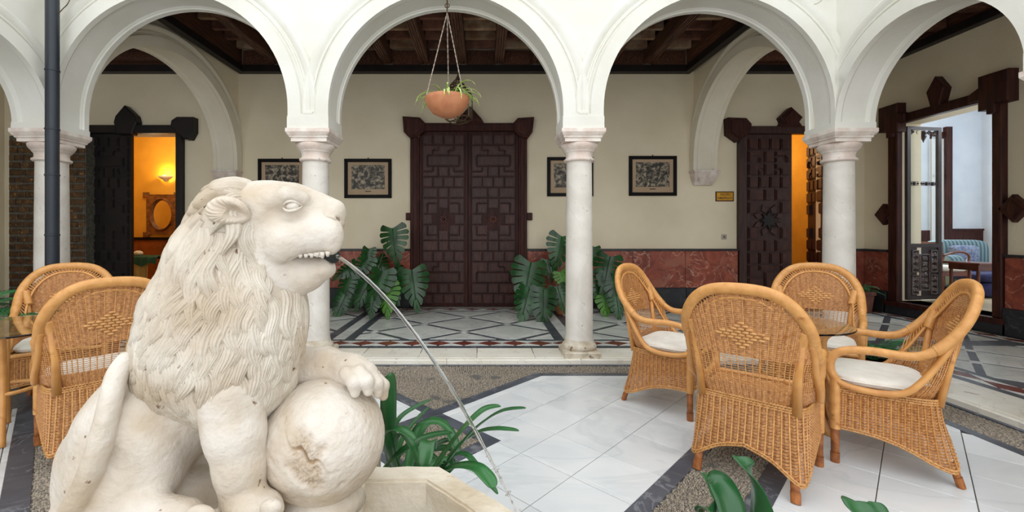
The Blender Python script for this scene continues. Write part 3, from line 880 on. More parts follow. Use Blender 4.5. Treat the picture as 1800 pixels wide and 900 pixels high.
# second leaf folded back into the room
hx = XX(1458, YW)
ang = math.radians(107)
def PL(u, z, c): return (hx-.02-u*math.cos(ang)-c*math.sin(ang), YW+.05+u*math.sin(ang)-c*math.cos(ang), z)
lw = .72
b = MB(); b.add([PL(u, z, c) for c in (-.04, 0) for u, z in ((0, GZ+.02), (lw, GZ+.02), (lw, ZZ(237, YW)), (0, ZZ(237, YW)))], [(0,3,2,1),(4,5,6,7),(0,1,5,4),(1,2,6,5),(2,3,7,6),(3,0,4,7)])
lf2 = b.build('door_leaf', M_2, D2)
coffers(MAPS, .03, lw-.03, z0, z1, 0, lf2, P=lambda u, z, c: PL(u, z, c))
# --- left door
D3 = st(MB().bx(XX(150, YW), XX(320, YW), YW-.02, YW, ZZ(235, YW), ZZ(233, YW)).build('door_3', M_wood_blk))
b = MB(); prismY(b, rects(XX(150, YW), XX(324, YW), ZZ(236, YW), ZZ(222, YW)), YW-.001, .10, .01); b.build('lintel', M_wood_blk, D3)
b = MB(); prismY(b, rects(XX(315, YW), XX(325, YW), GZ, ZZ(236, YW)), YW, .10, .01); b.build('door_frame', M_wood_blk, D3)
b = MB(); prismY(b, rects(XX(147, YW), XX(158, YW), GZ, ZZ(236, YW)), YW, .10, .01); b.build('door_frame', M_wood_blk, D3)
b = MB(); prismY(b, px_poly([(301,222),(303,212),(312,206),(341,206),(341,232),(334,245),(325,245),(314,236)], 7.2), YW, .15, .018); b.build('corner_block', M_wood_blk, D3)
b = MB(); prismY(b, px_poly([(207,236),(200,215),(203,204),(219,185),(238,203),(241,214),(232,236)], 7.2), YW, .13, .018); b.build('crest', M_wood_blk, D3)
lf = MB().bx(XX(157, YW), XX(232, YW), YW-.01, YW+.04, GZ+.02, ZZ(236, YW)).build('door_leaf', M_wood_blk, D3)
coffers(MAPD, XX(160, YW), XX(229, YW), GZ+.08, ZZ(240, YW), YW-.01, lf, m=M_wood_blk, th=.02)
# --- door of the side room on the right wall
X6 = XWR
D4 = st(MB().bx(X6-.02, X6+.28, DRY0-.0, DRY1, DRZ0-.05, DRZ0-.012).build('door_4', M_wood))
PXr = lambda u, v, c: (X6-c, u, v)
def pr(poly, th, nm, m=M_wood, par=D4, bev=.012, base=0):
    b = MB(); b.prism(poly, base, th, bev, PXr); return b.build(nm, m, par)
def yq(px): return X6*F/(px-VPX)
def zq(py, Y): return EYE-(py-VPY)*Y/F
pr(rects(DRY1-.01, DRY1+.15, GZ+.2, DRZ1+.11), .08, 'door_frame'); pr(rects(DRY0-.10, DRY0+.01, GZ+.2, DRZ1+.11), .08, 'door_frame')
pr(rects(DRY0-.1, DRY1+.15, DRZ1-.005, DRZ1+.125), .10, 'lintel')
def stepped(yc, z0, sgn):
    return [(yc-sgn*.17, z0), (yc-sgn*.17, z0+.14), (yc-sgn*.28, z0+.14), (yc-sgn*.28, z0+.24), (yc-sgn*.17, z0+.30), (yc-sgn*.17, z0+.44), (yc+sgn*.15, z0+.44), (yc+sgn*.15, z0+.05), (yc+sgn*.02, z0+.05), (yc+sgn*.02, z0-.06), (yc-sgn*.08, z0-.06), (yc-sgn*.08, z0)]
pr(stepped(DRY1+.10, DRZ1-.13, 1), .14, 'corner_block'); pr(stepped(DRY0-.06, DRZ1-.13, -1), .14, 'corner_block')
Yc = yq(1657)
pr([(Yc+.06, DRZ1+.10), (Yc+.12, DRZ1+.33), (Yc, DRZ1+.52), (Yc-.12, DRZ1+.33), (Yc-.06, DRZ1+.10)], .12, 'crest')
for Y in (DRY1+.24, DRY0-.20):
    pr([(Y-.15, 1.60), (Y, 1.60-.17), (Y+.15, 1.60), (Y, 1.60+.17)], .08, 'diamond_block')
    pr([(Y-.09, 1.60), (Y, 1.60-.10), (Y+.09, 1.60), (Y, 1.60+.10)], .095, 'diamond_boss', base=.08)
b = MB(); b.bx(X6-.12, X6+.02, DRY0-.14, DRY1+.2, GZ+.13, GZ+.20); b.build('threshold', M_wood, D4)
b = MB(); b.bx(X6-.09, X6+.0, DRY0-.14, DRY1+.2, GZ, GZ+.13); b.build('threshold_riser', M_black, D4)
M_lf = mat('polished_dark_wood', srgb(60,46,44), srgb(40,30,30), .5, 4)
# glazed leaf opening into the room, hinged on the far jamb
# leaf plane runs from the hinge to a point nearer the camera's sight line
hgx, hgy = X6+.05, DRY1-.02
la_ = math.radians(8)         # direction of the leaf in plan
dx, dy = math.cos(la_), math.sin(la_)
LW = .62
def PLf(u, z, c): return (hgx+u*dx-c*dy*-1*-1, hgy+u*dy-c*dx, z) if False else (hgx+u*dx+c*dy, hgy+u*dy-c*dx, z)
zb, zt = DRZ0+.02, DRZ1-.04
def lbox(b, u0, u1, z0, z1, c0, c1):
    b.add([PLf(u, z, c) for c in (c0, c1) for u, z in ((u0, z0), (u1, z0), (u1, z1), (u0, z1))], [(0,3,2,1),(4,5,6,7),(0,1,5,4),(1,2,6,5),(2,3,7,6),(3,0,4,7)]); return b
b = MB()
for u0, u1 in ((0, .06), (LW-.06, LW)): lbox(b, u0, u1, zb, zt, -.02, .02)
for z0, z1 in ((zb, zb+.06), (zt-.05, zt), (zb+.80, zb+.86)): lbox(b, .06, LW-.06, z0, z1, -.02, .02)
LF = b.build('glazed_leaf', M_lf, D4)
b = MB(); lbox(b, .06, LW-.06, zb+.86, zt-.05, -.002, .002); b.build('pane', M_pane, LF)
b = MB(); lbox(b, .06, LW-.06, zb+.06, zb+.80, -.012, .006); b.build('lower_panel', M_lf, LF)
b = MB()
for i in range(9):
    u = .06+(LW-.12)*(i+.5)/9; zz = (zb+.86+zt-.05)/2+.05
    p = PLf(u, zz, 0); b.ball(p, (.022, .022, .026 if i % 2 else .016), 8, 6)
lbox(b, .06, LW-.06, zz-.03, zz-.022, -.01, .01); lbox(b, .06, LW-.06, zz+.022, zz+.03, -.01, .01)
b.build('turned_rail', M_lf, LF)
b = MB()
for k in range(5):
    u = .1+(LW-.2)*k/4; q = [PLf(u+.035*math.cos(t*.7)*(1-t/14), zt-.09+.035*math.sin(t*.7)*(1-t/14)-(.10 if k == 2 else .0)*t/12, 0) for t in range(12)]
    b.tube(q, .010, 5)
b.tube([PLf(LW/2, zt-.06-.03*k, 0) for k in range(7)], [.03, .045, .035, .04, .025, .012, .004], 7)
b.build('carved_crest', M_lf, LF)
M_carv = mat('highlit_carving', srgb(120,104,100), srgb(80,66,64), .28, 8, coat=.4)  # lighter than the leaf: bright highlights of the carving put into its colour
def scroll(b, u, z, r, s=1, ph=0):
    b.tube([PLf(u+r*(1-t/18)*math.cos(ph+t*.62*s), z+r*(1-t/18)*math.sin(ph+t*.62*s), .018) for t in range(16)], .009, 5, cap=False)
for (u0, u1, z0, z1) in ((.08,.20,.42,.76),(.08,.20,.08,.38),(.22,.40,.14,.70),(.42,.54,.42,.76),(.42,.54,.08,.38)):
    b = MB()
    for e0, e1, f0, f1 in ((u0,u1,z0,z0+.012),(u0,u1,z1-.012,z1),(u0,u0+.012,z0,z1),(u1-.012,u1,z0,z1)): lbox(b, e0, e1, zb+f0, zb+f1, .006, .028)
    n = max(2, int((z1-z0)/.09)); uc = (u0+u1)/2
    for i in range(n):
        zc_ = zb+z0+.03+(z1-z0-.05)*(i+.5)/n
        scroll(b, uc-.026, zc_, .029, 1, i); scroll(b, uc+.026, zc_, .029, -1, i+1)
        b.tube([PLf(uc, zc_-.03, .012), PLf(uc, zc_+.03, .016)], .006, 5)
    b.build('carved_panel', M_carv, LF)

# ================================================================ ROOMS BEHIND
# orange dining room behind left door
def room(nm, x0, x1, y0, y1, m, mfloor, holes=None, z1=3.6, fz=GZ):
    o = st(MB().bx(x0, x1, y1, y1+.1, fz, z1).build('wall_%s_back' % nm, m))
    st(MB().bx(x0-.1, x0, y0, y1, fz, z1).build('wall_%s_left' % nm, m)); st(MB().bx(x1, x1+.1, y0, y1, fz, z1).build('wall_%s_right' % nm, m))
    st(MB().bx(x0, x1, y0, y1, z1, z1+.1).build('ceiling_%s' % nm, M_bluewall)); st(MB().bx(x0, x1, y0, y1, fz-.1, fz).build('floor_%s' % nm, mfloor))
    return o
M_floorw = mat('warm_stone_floor', srgb(170,150,120), srgb(150,130,100), .3, 3)
YO = 9.6
room('dining_room', -8.3, -5.0, YW+.35, YO, M_orange, M_floorw)
room('yellow_salon', 3.9, 6.3, YW+.35, 9.4, M_orange, M_floorw)
M_wains = mat('orange_brown_wainscot', srgb(150,82,34), srgb(120,62,26), .4, 5, bump=.1)
o = st(MB().bx(-8.3, -5.0, YO-.03, YO, GZ, ZZ(421, YO)).build('trim_7', M_wains))
b = MB(); b.bx(-8.3, -5.0, YO-.06, YO-.03, ZZ(422, YO), ZZ(417, YO)); b.build('cap_rail', M_frame, o)
o = st(MB().bx(3.9, 6.3, 9.36, 9.4, GZ, ZZ(417, 9.4)).build('trim_8', M_wood))
b = MB(); b.box((XX(1413, 9.38), 9.37, ZZ(301, 9.38)), (.09, .05, .09)); tag(b.build('thermostat', M_fabric_w, None, loc=(XX(1413, 9.38), 9.37, ZZ(301, 9.38))), 'small pale wall thermostat on the orange wall of the salon', 'thermostat')
# wall sconce
sx, sz = XX(289, YO-.1), ZZ(312, YO-.1)
t = thing('wall_sconce', (sx, YO-.03, sz), 'plaster bowl wall sconce glowing on the orange wall above the mirror', 'lamp')
b = MB(); pr_ = [(.02, -.09), (.05, -.08), (.06, -.05), (.11, -.02), (.16, .03), (.155, .03), (.10, -.01)]
G = [[(sx+r*math.cos(PI+PI*k/12), YO-.04+r*math.sin(PI+PI*k/12), sz+z) for k in range(13)] for r, z in pr_]
b.grid(G); b.build('bowl', mat('sconce_plaster', srgb(236,214,190), None, .6), t, smooth=True)
b = MB(); b.ball((sx, YO-.10, sz+.02), .03, 10, 8); b.build('light_bulb', mat('glowing_bulb', (1, .8, .5, 1), emit=(1, .66, .3, 1), estr=14), t)
bulb('sconce_light', (sx, YO-.13, sz+.10), 6, (1, .62, .22), .03)
# mirror
mx, mz, Ym = XX(287, YO), ZZ(377, YO), YO-.02
M_gilt = mat('carved_brown_frame', srgb(140,88,40), srgb(88,52,28), .35, 14, bump=.4)
t = thing('wall_mirror', (mx, Ym, mz), 'oval mirror in a carved rectangular wooden frame on the orange wall', 'mirror')
hw, hh = .34, .44
out = []
for sx_, sz_ in ((1,1),(-1,1),(-1,-1),(1,-1)):
    c_ = [(hw*.72, hh), (hw*.78, hh*1.04), (hw, hh*1.04), (hw*1.02, hh*.8), (hw*.96, hh*.74)]
    if sx_*sz_ < 0: c_ = c_[::-1]
    # order counterclockwise
    out += [(mx+sx_*a, mz+sz_*e) for a, e in (c_[::-1] if True else c_)]
n = 48
ang_ = sorted(out, key=lambda p: math.atan2(p[1]-mz, p[0]-mx))
G = []
for k in range(n):
    a = 2*PI*k/n; ca, sa = math.cos(a), math.sin(a)
    q = 1/max(abs(ca)/hw, abs(sa)/hh)
    rI = 1/math.sqrt((ca/.215)**2+(sa/.31)**2)
    rM = 1/math.sqrt((ca/.27)**2+(sa/.37)**2)
    G.append([(mx+ca*q, Ym, mz+sa*q), (mx+ca*q, Ym-.03, mz+sa*q), (mx+ca*rM, Ym-.03, mz+sa*rM), (mx+ca*(rM+rI)/2, Ym-.07, mz+sa*(rM+rI)/2), (mx+ca*rI, Ym-.035, mz+sa*rI), (mx+ca*rI, Ym, mz+sa*rI)])
b = MB(); b.grid(G, close_u=True); b.build('mirror_frame', M_gilt, t)
for a_, e_ in ((-1,-1),(1,-1),(1,1),(-1,1)):
    b = MB(); b.prism([(mx+a_*hw-.07, mz+e_*hh-.07), (mx+a_*hw+.05*1, mz+e_*hh-.07), (mx+a_*hw+.05, mz+e_*hh+.05), (mx+a_*hw-.07, mz+e_*hh+.05)], 0, .045, .01, FY(Ym)); b.build('corner_rosette', M_gilt, t)
b = MB(); G = [[(mx+r*.225*math.cos(2*PI*k/32), Ym-.008, mz+r*.32*math.sin(2*PI*k/32)) for k in range(32)] for r in (.01, 1)]
b.grid(G, close_v=True); b.build('mirror_glass', mat('silvered_glass', (.8, .8, .8, 1), rough=.03, metal=1), t)
# table with green and gold cloths
tx, ty = XX(270, 8.7), 8.75
t = thing('dining_table', (tx, ty, GZ), 'dark side table under the cloths in the orange room', 'table')
b = MB(); b.bx(tx-.48, tx+.75, ty-.3, ty+.3, .80, .83); b.build('tabletop', M_wood, t)
for a, e in ((-.42, -.25), (.68, -.25), (-.42, .25), (.68, .25)): b = MB(); b.bx(tx+a-.025, tx+a+.025, ty+e-.025, ty+e+.025, GZ, .80); b.build('leg', M_wood, t)
def cloth(x0, x1, y0, y1, zt, zb, name, m, label, fold=.02, shift=0):
    b = MB(); G = []
    nx = 40
    for i in range(nx+1):
        x = x0+(x1-x0)*i/nx; w = fold*math.sin(i*.9)+fold*.5*math.sin(i*2.1+1)
        zl = zb+.03*math.sin(i*.35+shift)
        G.append([(x, y1, zt), (x, y0, zt), (x, y0-.015, zt-.02), (x, y0-.03+w*.5, (zt+zl)/2), (x, y0-.04+w, zl)])
    b.grid(G); o = b.build(name, m, None, smooth=True, loc=((x0+x1)/2, y0, zt)); return tag(o, label, 'tablecloth')
M_gold = mat('gold_satin', srgb(214,188,110), srgb(176,146,74), .4, 4, stretch=(6, 1, .5), sheen=.3)
M_green = mat('green_cloth', srgb(34,92,70), srgb(22,66,52), .7, 8)
cloth(tx-.5, tx+.12, ty-.31, ty+.28, .836, .18, 'tablecloth', M_gold, 'gold satin cloth hanging to the floor off the table in the orange room', .035)
cloth(tx-.53, tx+.3, ty-.335, ty+.3, .846, .69, 'tablecloth', M_green, 'dark green overcloth on the table in the orange room', .012, 2)
for k, (a, e) in enumerate(((-.35, 0), (.2, .05))):
    b = MB(); b.ball((tx+a, ty+e, .90), (.09, .06, .05), 12, 8); b.ball((tx+a+.06, ty+e-.02, .89), (.05, .05, .04), 10, 6)
    tag(b.build('folded_napkin', M_fabric_w, None, smooth=True, loc=(tx+a, ty+e, .855)), ['white folded napkin at the left end of the green cloth', 'white folded napkin at the right end of the green cloth'][k], 'napkin')
# dining chair glimpse
t = thing('dining_chair', (tx+.45, ty-.5, GZ), 'dark wooden chair tucked beside the gold tablecloth', 'chair')
cx_, cy_ = tx+.5, ty-.15
b = MB(); b.bx(cx_-.2, cx_+.2, cy_-.2, cy_+.0, .46, .5); b.build('seat', M_wains, t)
for a in (-.18, .18): b = MB(); b.bx(cx_+a-.018, cx_+a+.018, cy_-.02, cy_+.02, GZ, .95 if a < 0 else .95); b.build('leg', M_wood, t)
for z in (.62, .74): b = MB(); b.bx(cx_-.18, cx_+.18, cy_-.01, cy_+.015, z, z+.05); b.build('back_slat', M_wains, t)

# side salon on the right
SX0, SX1 = X6+.3, 10.6
SY0, SY1 = 4.6, 9.2
b = MB()
wz = 4.2
FZ = DRZ0
M_pine = mat('pale_parquet', srgb(196,180,150), srgb(176,158,126), .35, 3, stretch=(1, 6, 1))
st(MB().bx(X6+.3, SX1, SY0, SY1, FZ-.1, FZ-.002).build('floor_salon', M_pine)); MB().bx(X6+.0, X6+.3, DRY0, DRY1, DRZ0-.012, DRZ0).build('sill_slab', M_slab, D4)
st(MB().bx(X6, SX1, SY0, SY1, 4.1, 4.2).build('ceiling_salon', M_bluewall))
# back wall of the salon (y = SY1) with a window; window seen through leaf
wx0, wx1, wz0, wz1 = XX(1634, SY1), XX(1655, SY1)+.05, .75, 3.45
wall_x('wall_salon_back', SY1, SY1+.3, X6+.3, SX1, FZ-.1, 4.2, [(wx0, wx1, wz0, wz1)], M_bluewall)
st(MB().bx(SX1, SX1+.1, SY0, SY1, FZ, 4.2).build('wall_salon_right', M_bluewall))
st(MB().bx(X6+.3, SX1, SY0-.1, SY0, FZ, 4.2).build('wall_salon_front', M_bluewall))
wnd = st(MB().bx(wx0-.0, wx0+.05, SY1-.0, SY1+.06, wz0, wz1).build('window_1', M_wood))
b = MB(); b.bx(wx1-.02, wx1+.10, SY1-.08, SY1+.02, FZ, wz1+.1); b.build('window_frame', M_wood, wnd)
b = MB(); b.bx(wx0, wx1, SY1-.02, SY1+.06, wz1-.08, wz1); b.bx(wx0, wx1, SY1, SY1+.05, 2.5, 2.54); b.build('window_bar', M_wood, wnd)
b = MB(); b.bx(wx0, wx1, SY1+.06, SY1+.065, wz0, wz1); b.build('pane', M_pane, wnd)
b = MB(); G = []
for i in range(21):
    x = wx0-.05+.32*i/20; G.append([(x, SY1-.04+.015*math.sin(i*1.3), 3.3), (x, SY1-.04+.02*math.sin(i*1.3), FZ+.55)])
b.grid(G); tag(b.build('curtain', mat('sheer_curtain', srgb(238,238,236), None, .9, alpha=.55), None, loc=(wx0, SY1-.04, 3.3)), 'sheer white curtain at the salon window', 'curtain')
o = st(MB().bx(wx1+.10, SX1, SY1-.03, SY1, FZ, ZZ(403, SY1)).build('trim_9', M_wood))
b = MB(); b.bx(wx1+.10, SX1, SY1-.05, SY1-.02, ZZ(405, SY1), ZZ(402, SY1)); b.build('cap_rail', M_wood, o)
o = st(MB().bx(X6+.3, wx0, SY1-.03, SY1, FZ, ZZ(405, SY1)).build('trim_10', M_wood))
# rounded white pier seen at left of the window
# sofa
M_stripe = bpy.data.materials.new('striped_blue_green_fabric'); M_stripe.use_nodes = True
nt = M_stripe.node_tree; bs = nt.nodes['Principled BSDF']; bs.inputs['Roughness'].default_value = .9
tc = nt.nodes.new('ShaderNodeTexCoord'); wv = nt.nodes.new('ShaderNodeTexWave'); wv.inputs['Scale'].default_value = 4.5; wv.inputs['Distortion'].default_value = .3
nt.links.new(tc.outputs['Object'], wv.inputs[0]); cr = nt.nodes.new('ShaderNodeMix'); cr.data_type = 'RGBA'
nt.links.new(wv.outputs['Fac'], cr.inputs[0]); cr.inputs[6].default_value = srgb(66,92,104); cr.inputs[7].default_value = srgb(128,150,152); nt.links.new(cr.outputs[2], bs.inputs[0])
M_navy = mat('navy_fabric', srgb(48,50,92), srgb(38,40,74), .9, 20)
def softbox(x0, x1, y0, y1, z0, z1, r=.05, n=5):
    # superellipsoid-like cushion
    b = MB(); cx_, cy_, cz_ = (x0+x1)/2, (y0+y1)/2, (z0+z1)/2; a, e, h = (x1-x0)/2, (y1-y0)/2, (z1-z0)/2
    G = []; N1, N2 = 16, 32
    sg = lambda v, p: math.copysign(abs(v)**p, v)
    for i in range(N1+1):
        t = -PI/2+PI*i/N1; row = []
        for j in range(N2):
            s = 2*PI*j/N2
            row.append((cx_+a*sg(math.cos(t), .35)*sg(math.cos(s), .3), cy_+e*sg(math.cos(t), .35)*sg(math.sin(s), .3), cz_+h*sg(math.sin(t), .55)))
        G.append(row)
    b.grid(G, close_v=True); return b
sy = 7.6
s0, s1 = XX(1668, sy), XX(1760, sy)+.2
t = thing('sofa', ((s0+s1)/2, sy, FZ), 'striped blue-green sofa with a navy seat in the side room', 'sofa')
softbox(s0, s1, sy-.1, sy+.5, FZ+.0, FZ+.38).build('sofa_base', M_navy, t, smooth=True)
softbox(s0+.2, s1, sy-.15, sy+.4, FZ+.36, FZ+.50).build('seat_cushion', M_navy, t, smooth=True)
softbox(s0+.1, s1, sy+.3, sy+.6, FZ+.35, FZ+.92).build('backrest', M_stripe, t, smooth=True)
softbox(s0-.12, s0+.2, sy-.15, sy+.55, FZ+.1, FZ+.66).build('armrest', M_stripe, t, smooth=True)
tag(softbox(s0+.3, s0+.75, sy+.16, sy+.34, FZ+.5, FZ+.82).build('throw_pillow', mat('patterned_grey_fabric', srgb(150,160,178), srgb(96,106,140), .9, 22), None, smooth=True, loc=(s0+.5, sy+.2, FZ+.65)), 'grey patterned pillow leaning on the striped sofa', 'pillow')
oy = 7.08
o0, o1 = XX(1704, oy), XX(1755, oy)+.3
t = thing('footstool', ((o0+o1)/2, oy, FZ), 'low navy upholstered footstool in front of the striped sofa', 'footstool')
softbox(o0, o1, oy-.2, oy+.3, FZ+.0, FZ+.26).build('stool_base', M_navy, t, smooth=True)
softbox(o0-.02, o1, oy-.22, oy+.3, FZ+.25, FZ+.40).build('cushion', M_navy, t, smooth=True)
# wooden side table and chair
ty = 6.40
t0, t1 = XX(1688, ty), XX(1735, ty)
M_mah = mat('reddish_mahogany', srgb(122,62,36), srgb(92,44,26), .25, 4, coat=.4)
t = thing('side_table', ((t0+t1)/2, ty, FZ), 'reddish wooden table beside the striped sofa', 'table')
b = MB(); b.cham(((t0+t1)/2, ty, FZ+.60), (t1-t0, .5, .03), .01); b.build('tabletop', M_mah, t)
b = MB(); b.bx(t0+.04, t1-.04, ty-.2, ty+.2, FZ+.5, FZ+.585); b.build('apron', M_mah, t)
for a in (t0+.06, t1-.06):
    for e in (-.18, .18): b = MB(); b.tube([(a, ty+e, FZ), (a, ty+e, FZ+.5)], .02, 8); b.build('leg', M_mah, t)
cy_ = 7.05; cxc = XX(1658, cy_)
t = thing('armchair', (cxc, cy_, FZ), 'mahogany armchair with a cream seat seen past the glazed door leaf', 'chair')
softbox(cxc-.25, cxc+.22, cy_-.2, cy_+.25, FZ+.42, FZ+.52).build('seat', M_fabric_w, t, smooth=True)
b = MB(); b.bx(cxc-.24, cxc+.21, cy_-.2, cy_+.24, FZ+.36, FZ+.43); b.build('seat_rail', M_mah, t)
for a, e in ((.2, -.18), (.2, .2), (-.22, -.18), (-.22, .2)):
    b = MB(); b.tube([(cxc+a, cy_+e, FZ+.42), (cxc+a+.02, cy_+e, FZ+.2), (cxc+a+.0, cy_+e, FZ+.08), (cxc+a+.03, cy_+e, FZ)], [.025, .022, .015, .02], 8); b.build('leg', M_mah, t)
for e in (-.18, .2):
    b = MB(); b.tube(spline([(cxc-.2, cy_+e, FZ+.68), (cxc, cy_+e, FZ+.74), (cxc+.15, cy_+e, FZ+.73), (cxc+.22, cy_+e, FZ+.66), (cxc+.16, cy_+e, FZ+.5), (cxc+.18, cy_+e, FZ+.4)], 5), .018, 8); b.build('armrest', M_mah, t, smooth=True)
b = MB(); b.bx(cxc-.26, cxc-.22, cy_-.2, cy_-.16, FZ+.4, FZ+.9); b.bx(cxc-.26, cxc-.22, cy_+.18, cy_+.22, FZ+.4, FZ+.9); b.bx(cxc-.26, cxc-.22, cy_-.16, cy_+.18, FZ+.84, FZ+.9); b.build('backrest', M_mah, t)
# console cabinet under window, plant
b = MB()
c0, c1 = XX(1594, 8.9), XX(1636, 8.9)
t = thing('console_cabinet', ((c0+c1)/2, 8.9, FZ), 'dark glossy cabinet against the pale wall behind the glazed leaf', 'cabinet')
b.bx(c0, c1, 8.7, 9.12, FZ, FZ+.8); b.build('body', M_lf, t)
b = MB(); b.bx(c0-.02, c1+.02, 8.68, 9.14, FZ+.8, FZ+.84); b.build('cabinet_top', M_lf, t)
b = MB(); b.bx(c0+.05, c1-.05, 8.685, 8.70, FZ+.1, FZ+.7); b.build('door', M_lf, t)
pxp, pyp = XX(1668, 8.7), 8.7
t = thing('potted_plant', (pxp, pyp, FZ), 'green leafy pot plant in front of the salon window', 'plant')
b = MB(); b.lathe([(.08, 0), (.12, .22), (.11, .22), (.10, .2)], (pxp, pyp, FZ), 16); b.build('pot', M_terra, t)
rl = random.Random(2)
for k in range(12):
    a = rl.uniform(0, 6.3); h = rl.uniform(.25, .55)
    b = MB(); G = []
    for i in range(7):
        s = i/6; w = .035*math.sin(PI*min(1, s*.95+.05)); r = .25*s
        c_ = Vector((pxp+math.cos(a)*r, pyp+math.sin(a)*r, FZ+.2+h*math.sin(s*1.9)))
        G.append([tuple(c_+Vector((-math.sin(a)*w, math.cos(a)*w, 0))), tuple(c_), tuple(c_-Vector((-math.sin(a)*w, math.cos(a)*w, 0)))])
    b.grid(G); b.build('leaf', M_leafb, t)

# ================================================================ WALL OBJECTS
def engraving(seed):
    m = bpy.data.materials.new('engraved_print'); m.use_nodes = True
    nt = m.node_tree; N = nt.nodes; L = nt.links; b = N['Principled BSDF']; b.inputs['Roughness'].default_value = .5
    tc = N.new('ShaderNodeTexCoord'); mp = N.new('ShaderNodeMapping'); mp.inputs['Location'].default_value = (seed*7.1, 0, seed*3.3); L.new(tc.outputs['Object'], mp.inputs[0])
    n1 = N.new('ShaderNodeTexNoise'); n1.inputs['Scale'].default_value = 17; n1.inputs['Detail'].default_value = 9; n1.inputs['Distortion'].default_value = .7; L.new(mp.outputs[0], n1.inputs[0])
    r1 = N.new('ShaderNodeValToRGB'); L.new(n1.outputs[0], r1.inputs[0])
    e = r1.color_ramp.elements; e[0].position = .40; e[0].color = srgb(58,52,48); e[1].position = .62; e[1].color = srgb(190,172,150)
    q = e.new(.5); q.color = srgb(112,100,88)
    L.new(r1.outputs[0], b.inputs['Base Color'])
    return m
M_mount = mat('tan_mount_paper', srgb(206,176,146), srgb(196,164,134), .7, 3)
M_ptext = mat('print_ink', srgb(90,72,60))
def picture(x0, x1, y0, y1, label, seed, tilt=0):
    D = YW-.03; a, c = XX(x0, D), XX(x1, D); z1, z0 = ZZ(y0, D), ZZ(y1, D)
    t = thing('framed_print', ((a+c)/2, YW, (z0+z1)/2), label, 'picture', 'framed prints on the back wall')
    w = .055
    b = MB()
    for p in ([(a,z0),(c,z0),(c-w,z0+w),(a+w,z0+w)], [(c,z0),(c,z1),(c-w,z1-w),(c-w,z0+w)], [(c,z1),(a,z1),(a+w,z1-w),(c-w,z1-w)], [(a,z1),(a,z0),(a+w,z0+w),(a+w,z1-w)]):
        b.prism(p, 0, .035, .006, FY(YW-.002))
    b.build('frame', M_frame, t)
    b = MB(); b.bx(a+w*.8, c-w*.8, YW-.012, YW-.002, z0+w*.8, z1-w*.8); b.build('mount', M_mount, t)
    W_, H_ = c-a-2*w, z1-z0-2*w
    b = MB(); b.bx(a+w+W_*.09, c-w-W_*.09, YW-.014, YW-.010, z0+w+H_*.17, z1-w-H_*.09); b.build('print', engraving(seed), t)
    b = MB(); b.bx((a+c)/2-.05, (a+c)/2+.05, YW-.0145, YW-.011, z0+w+H_*.09, z0+w+H_*.12); b.build('caption_line', M_ptext, t)
    b = MB(); b.bx(a+w, c-w, YW-.022, YW-.020, z0+w, z1-w); b.build('picture_glass', M_pane, t)
    b = MB(); b.ball(((a+c)/2, YW-.01, z1+.012), .012, 8, 6); b.build('hanging_ring', M_metal, t)
picture(453, 537, 279, 347, 'black-framed old print just left of the column behind the lion', 1)
picture(605, 688, 279, 348, 'black-framed old print between the lion column and the double door', 2)
picture(962, 1043, 276, 345, 'black-framed old print partly hidden behind the column right of the double door', 3)
picture(1106, 1190, 274, 344, 'black-framed old print left of the corbel and the brass sign', 4)
# brass sign
D = YW-.01; a, c, z1, z0 = XX(1258, D), XX(1290, D), ZZ(336.5, D), ZZ(354, D)
t = thing('door_sign', ((a+c)/2, YW, (z0+z1)/2), 'small gold sign with dark border reading SALON AMARILLO', 'sign')
b = MB(); b.prism(rects(a, c, z0, z1), 0, .012, .002, FY(YW)); b.build('sign_border', mat('brown_border', srgb(84,36,26), None, .4), t)
b = MB(); b.prism(rects(a+.018, c-.018, z0+.018, z1-.018), 0, .014, .001, FY(YW)); b.build('sign_plate', mat('gold_plate', srgb(226,170,40), srgb(206,146,30), .35, 8, metal=.2), t)
def text(s, size, loc, m, par, name='lettering', rz=0):
    cu = bpy.data.curves.new('lettering', 'FONT'); cu.body = s; cu.size = size; cu.align_x = 'CENTER'; cu.align_y = 'CENTER'; cu.extrude = .0008; cu.offset = .0007
    o = bpy.data.objects.new(name, cu); COL.objects.link(o); bpy.context.view_layer.update()
    me = bpy.data.meshes.new_from_object(o); bpy.data.objects.remove(o)
    o = bpy.data.objects.new(name, me); COL.objects.link(o); me.materials.clear(); me.materials.append(m)
    o.parent = par; pl = ORG[par.name]; o.location = (loc[0]-pl[0], loc[1]-pl[1], loc[2]-pl[2]); o.rotation_euler = (PI/2, 0, rz)
text('SALÓN', .052, ((a+c)/2, YW-.0155, (z0+z1)/2+.032), M_ptext, t); text('AMARILLO', .052, ((a+c)/2, YW-.0155, (z0+z1)/2-.028), M_ptext, t)
# doorbell / socket
sx, sz = XX(1272.5, YW), ZZ(416.5, YW)
t = thing('light_switch', (sx, YW, sz), 'small square switch low on the wall under the gold sign', 'switch')
b = MB(); b.prism(rects(sx-.043, sx+.043, sz-.043, sz+.043), 0, .012, .004, FY(YW)); b.build('switch_plate', mat('grey_plastic', srgb(176,168,156), None, .4), t)
b = MB(); b.ball((sx, YW-.012, sz), (.02, .008, .02), 14, 6); b.build('button', mat('darker_plastic', srgb(120,112,104), None, .4), t)

